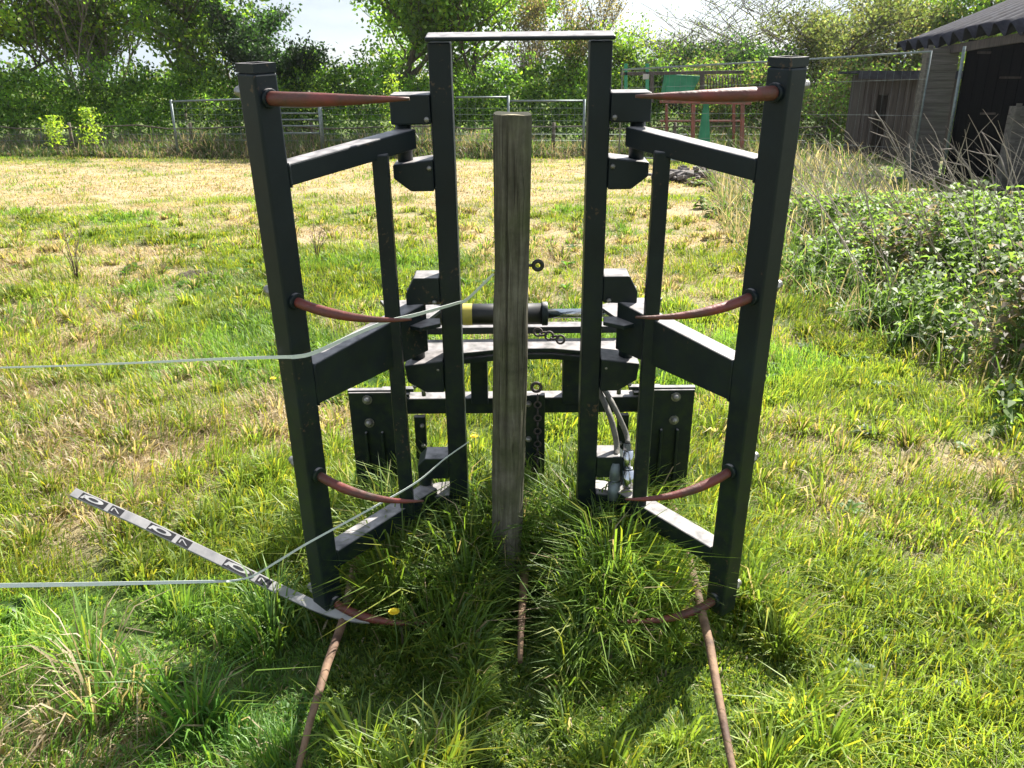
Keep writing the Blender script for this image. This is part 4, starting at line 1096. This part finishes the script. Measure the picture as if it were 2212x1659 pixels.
# dead branches leaning at the shed front, a few thick ones
def dead_branch(pts, r, label):
    p0 = U(*pts[0]); root = empty('dead_branch', tuple(p0)); tag(root, label, 'branch', 'dead branches by the sheds')
    m = MB(); P = [U(*p) - p0 for p in pts]; n = len(P)
    m.tube(P, [r * (1 - .7 * i / (n - 1)) for i in range(n)], 6)
    for i in range(1, n - 1):
        d = (P[i + 1] - P[i]); s_ = V(-d.z, d.y, d.x) * .45
        m.tube([P[i], P[i] + d * .5 + s_, P[i] + d * .8 + s_ * 1.5], [r * .5, r * .35, r * .15], 5)
    m.build('wood', BARK_PALE, root)
dead_branch([(2120, 430, 9.5), (2090, 360, 9.6), (2062, 322, 9.7), (2040, 300, 9.7)], .018, 'bare forked branch in front of the dark shed opening')
dead_branch([(2175, 500, 9.0), (2190, 420, 9.2), (2160, 340, 9.3), (2120, 285, 9.4)], .018, 'tall crooked branch crossing the dark shed opening')
dead_branch([(2100, 470, 9.2), (2150, 425, 9.3), (2030, 385, 9.4), (2000, 375, 9.5)], .014, 'low bare branch below the boarded corner')
dead_branch([(1950, 350, 15), (1925, 300, 15.2), (1905, 262, 15.3), (1890, 240, 15.4)], .022, 'bare branch against the small dark shed')
dead_branch([(2060, 640, 6.4), (1980, 560, 6.6), (1900, 505, 6.8), (1850, 480, 7.0)], .010, 'long fallen cane across the nettle bank')

# log or rubble heap beyond the grab on the right
def rubble():
    c = U(1500, 385, 14.5); root = empty('rubble_heap', (c.x, c.y, 0)); tag(root, 'low grey heap of rubble and old timber beyond the right arm', 'heap')
    m = MB(); rd = random.Random(8)
    for i in range(150):
        a = rd.uniform(-.75, .75); b = rd.uniform(-.4, .4); h = .20 * (1 - abs(a) / 1.0)
        s_ = rd.uniform(.03, .10); ax = Matrix.Rotation(rd.uniform(0, 3), 3, 'Z') @ Matrix.Rotation(rd.uniform(-.5, .5), 3, 'X')
        m.obox((a, b, rd.uniform(0, h)), [ax.col[0], ax.col[1], ax.col[2]], (s_, s_ * .7, s_ * .4))
    m.build('stones', m_noisy('grey_rubble', (.08, .07, .068), (.20, .17, .16), 10, (.8, .95), .4), root, .01)
rubble()

# dandelions
for (x, y, lab) in ((851, 1322, 'yellow dandelion above the lowest left tine'), (1024, 943, 'yellow dandelion between left upright and wooden post'), (590, 818, 'small yellow dandelion left of the left arm')):
    p = Vector(U(x, y, 10)); d = (p - V(0, 0, CAM_H)); t = (.16 - CAM_H) / d.z; p = V(0, 0, CAM_H) + d * t
    root = empty('dandelion', (p.x, p.y, 0)); tag(root, lab, 'flower', 'dandelions in the grass')
    m = MB(); m.tube([(0, 0, 0), (.004, 0, .08), (0, 0, .155)], .0016, 5); m.build('stalk', m_noisy('stalk_green', (.06, .12, .02), (.1, .16, .04), 10, (.6, .8), 0), root)
    m = MB(); pet = 18
    for r_, z_, n in ((.015, .158, 18), (.010, .163, 12)):
        for i in range(n):
            a = 2 * math.pi * i / n; c_a, s_a = math.cos(a), math.sin(a)
            m.prism([(-.0012, 0), (.0012, 0), (.0016, r_), (-.0016, r_)], (0, 0, z_), (-s_a, c_a, 0), (c_a, s_a, .25), .0008)
    m.build('petals', FLOWER, root)

# broad-leaved weeds scattered through the turf
def weeds():
    v_, q_, c_ = [], [], []; off = 0; rd = random.Random(77)
    spots = [(rd.uniform(-1, 1) * (.7 * y + .4), y) for y in [1.3 + 7 * rd.random() ** 1.2 for _ in range(190)]]
    spots = [p for p in spots if p[0] < float(thicket_edge(p[1])) and not (abs(p[0]) < .8 and p[1] < 2.7)] + [(-.93, 1.72)]
    for (x, y) in spots:
        R0 = rd.uniform(.025, .055) * (1 + .12 * y); z0 = float(ground_z(x, y)) + .01; n = rd.randint(6, 11); base = np.array([.075, .155, .025]) * rd.uniform(.6, 1.25)
        for i in range(n):
            a = 2 * math.pi * i / n + rd.uniform(-.3, .3); L0 = R0 * rd.uniform(.7, 1.2); w0 = L0 * rd.uniform(.16, .26); up = rd.uniform(.3, 1.1)
            d = np.array([math.cos(a), math.sin(a)]); s_ = np.array([-d[1], d[0]])
            for k in range(5):
                t = k / 4; ww = w0 * math.sin(math.pi * (.08 + .84 * t)); zz = z0 + L0 * up * (1.2 * t - .8 * t * t)
                for sg in (-1, 0, 1):
                    P = np.array([x, y]) + d * L0 * t + s_ * ww * sg; v_.append((P[0], P[1], zz + (0.15 * ww if sg else 0)))
                    c_.append(base * rd.uniform(.9, 1.1))
            for k in range(4):
                for j in range(2):
                    b = off + k * 3 + j; q_.append((b, b + 1, b + 4, b + 3))
            off += 15
    o = big_mesh('broadleaf_weeds', np.array(v_), np.array(q_), None, np.array(c_), LEAF)
    tag(o, 'low rosettes of broad leaved weeds scattered through the grass', 'weeds', kind='stuff')
weeds()

def molehill(x, y, r, label):
    p = Vector(U(x, y, 10)); d = p - V(0, 0, CAM_H); p = V(0, 0, CAM_H) + d * (-CAM_H / d.z)
    n, k = 22, 7; vs = []; rd = random.Random(5)
    for j in range(k):
        rr = r * (1 - j / (k - 1)) ** .8; zz = r * .42 * (1 - (1 - j / (k - 1)) ** 2)
        for i in range(n):
            a = 2 * math.pi * i / n; jt = rd.uniform(.82, 1.15); vs.append((rr * jt * math.cos(a) * 1.5, rr * jt * math.sin(a), zz * rd.uniform(.8, 1.2) - .05))
    fs = [(j * n + i, j * n + (i + 1) % n, (j + 1) * n + (i + 1) % n, (j + 1) * n + i) for j in range(k - 1) for i in range(n)]
    m = MB(); m.add(vs, fs, True); o = m.build('molehill', m_noisy('dark_soil', (.03, .022, .015), (.10, .075, .05), 30, (.9, 1), .8))
    o.location = (p.x, p.y, float(ground_z(p.x, p.y)) + .03); tag(o, label, 'molehill')
molehill(425, 590, .16, 'dark crumbled molehill in the dry grass left of the left arm')

def dead_weed(x, y, h, label, sd):
    p = Vector(U(x, y, 10)); d = p - V(0, 0, CAM_H); p = V(0, 0, CAM_H) + d * (-CAM_H / d.z)
    root = empty('dead_weed', (p.x, p.y, 0)); tag(root, label, 'dead weed', 'dead weed stalks in the field'); rd = random.Random(sd)
    m = MB()
    for i in range(7):
        a = rd.uniform(0, 6.28); t = V(math.cos(a), math.sin(a), 0) * rd.uniform(.02, .2) * h * 2; hh = h * rd.uniform(.6, 1)
        P = [V(0, 0, -.05), t * .3 + V(0, 0, hh * .5), t + V(0, 0, hh)]; m.tube(P, [.004, .003, .0015], 5)
        for j in range(3):
            q0 = P[1].lerp(P[2], rd.random()); m.tube([q0, q0 + V(rd.uniform(-.05, .05), rd.uniform(-.05, .05), rd.uniform(.03, .09))], [.002, .001], 4)
    m.build('stalks', m_noisy('dead_stalk', (.07, .045, .035), (.13, .09, .07), 10, (.9, 1), 0), root)
dead_weed(685, 560, .34, 'clump of brown dead stalks just right of the left arm', 2)
dead_weed(165, 600, .42, 'tall thin dead stalks in the dry grass at the far left', 3)

# thin even volume added to lift the darkest gaps, sky outside it
m = MB(); m.box((-75, -6, -1.6), (75, 60, 9.5))
hz = bpy.data.materials.new('fill_haze_volume'); hz.use_nodes = True; N = hz.node_tree.nodes; N.clear()
vo = N.new('ShaderNodeVolumePrincipled'); vo.inputs['Density'].default_value = .00025; vo.inputs['Color'].default_value = (.93, .96, 1, 1); vo.inputs['Anisotropy'].default_value = .45
ou = N.new('ShaderNodeOutputMaterial'); hz.node_tree.links.new(vo.outputs[0], ou.inputs['Volume'])
o = m.build('fill_haze', hz); tag(o, 'thin pale volume added over the whole field to lift the darks', 'fill_haze', kind='stuff')
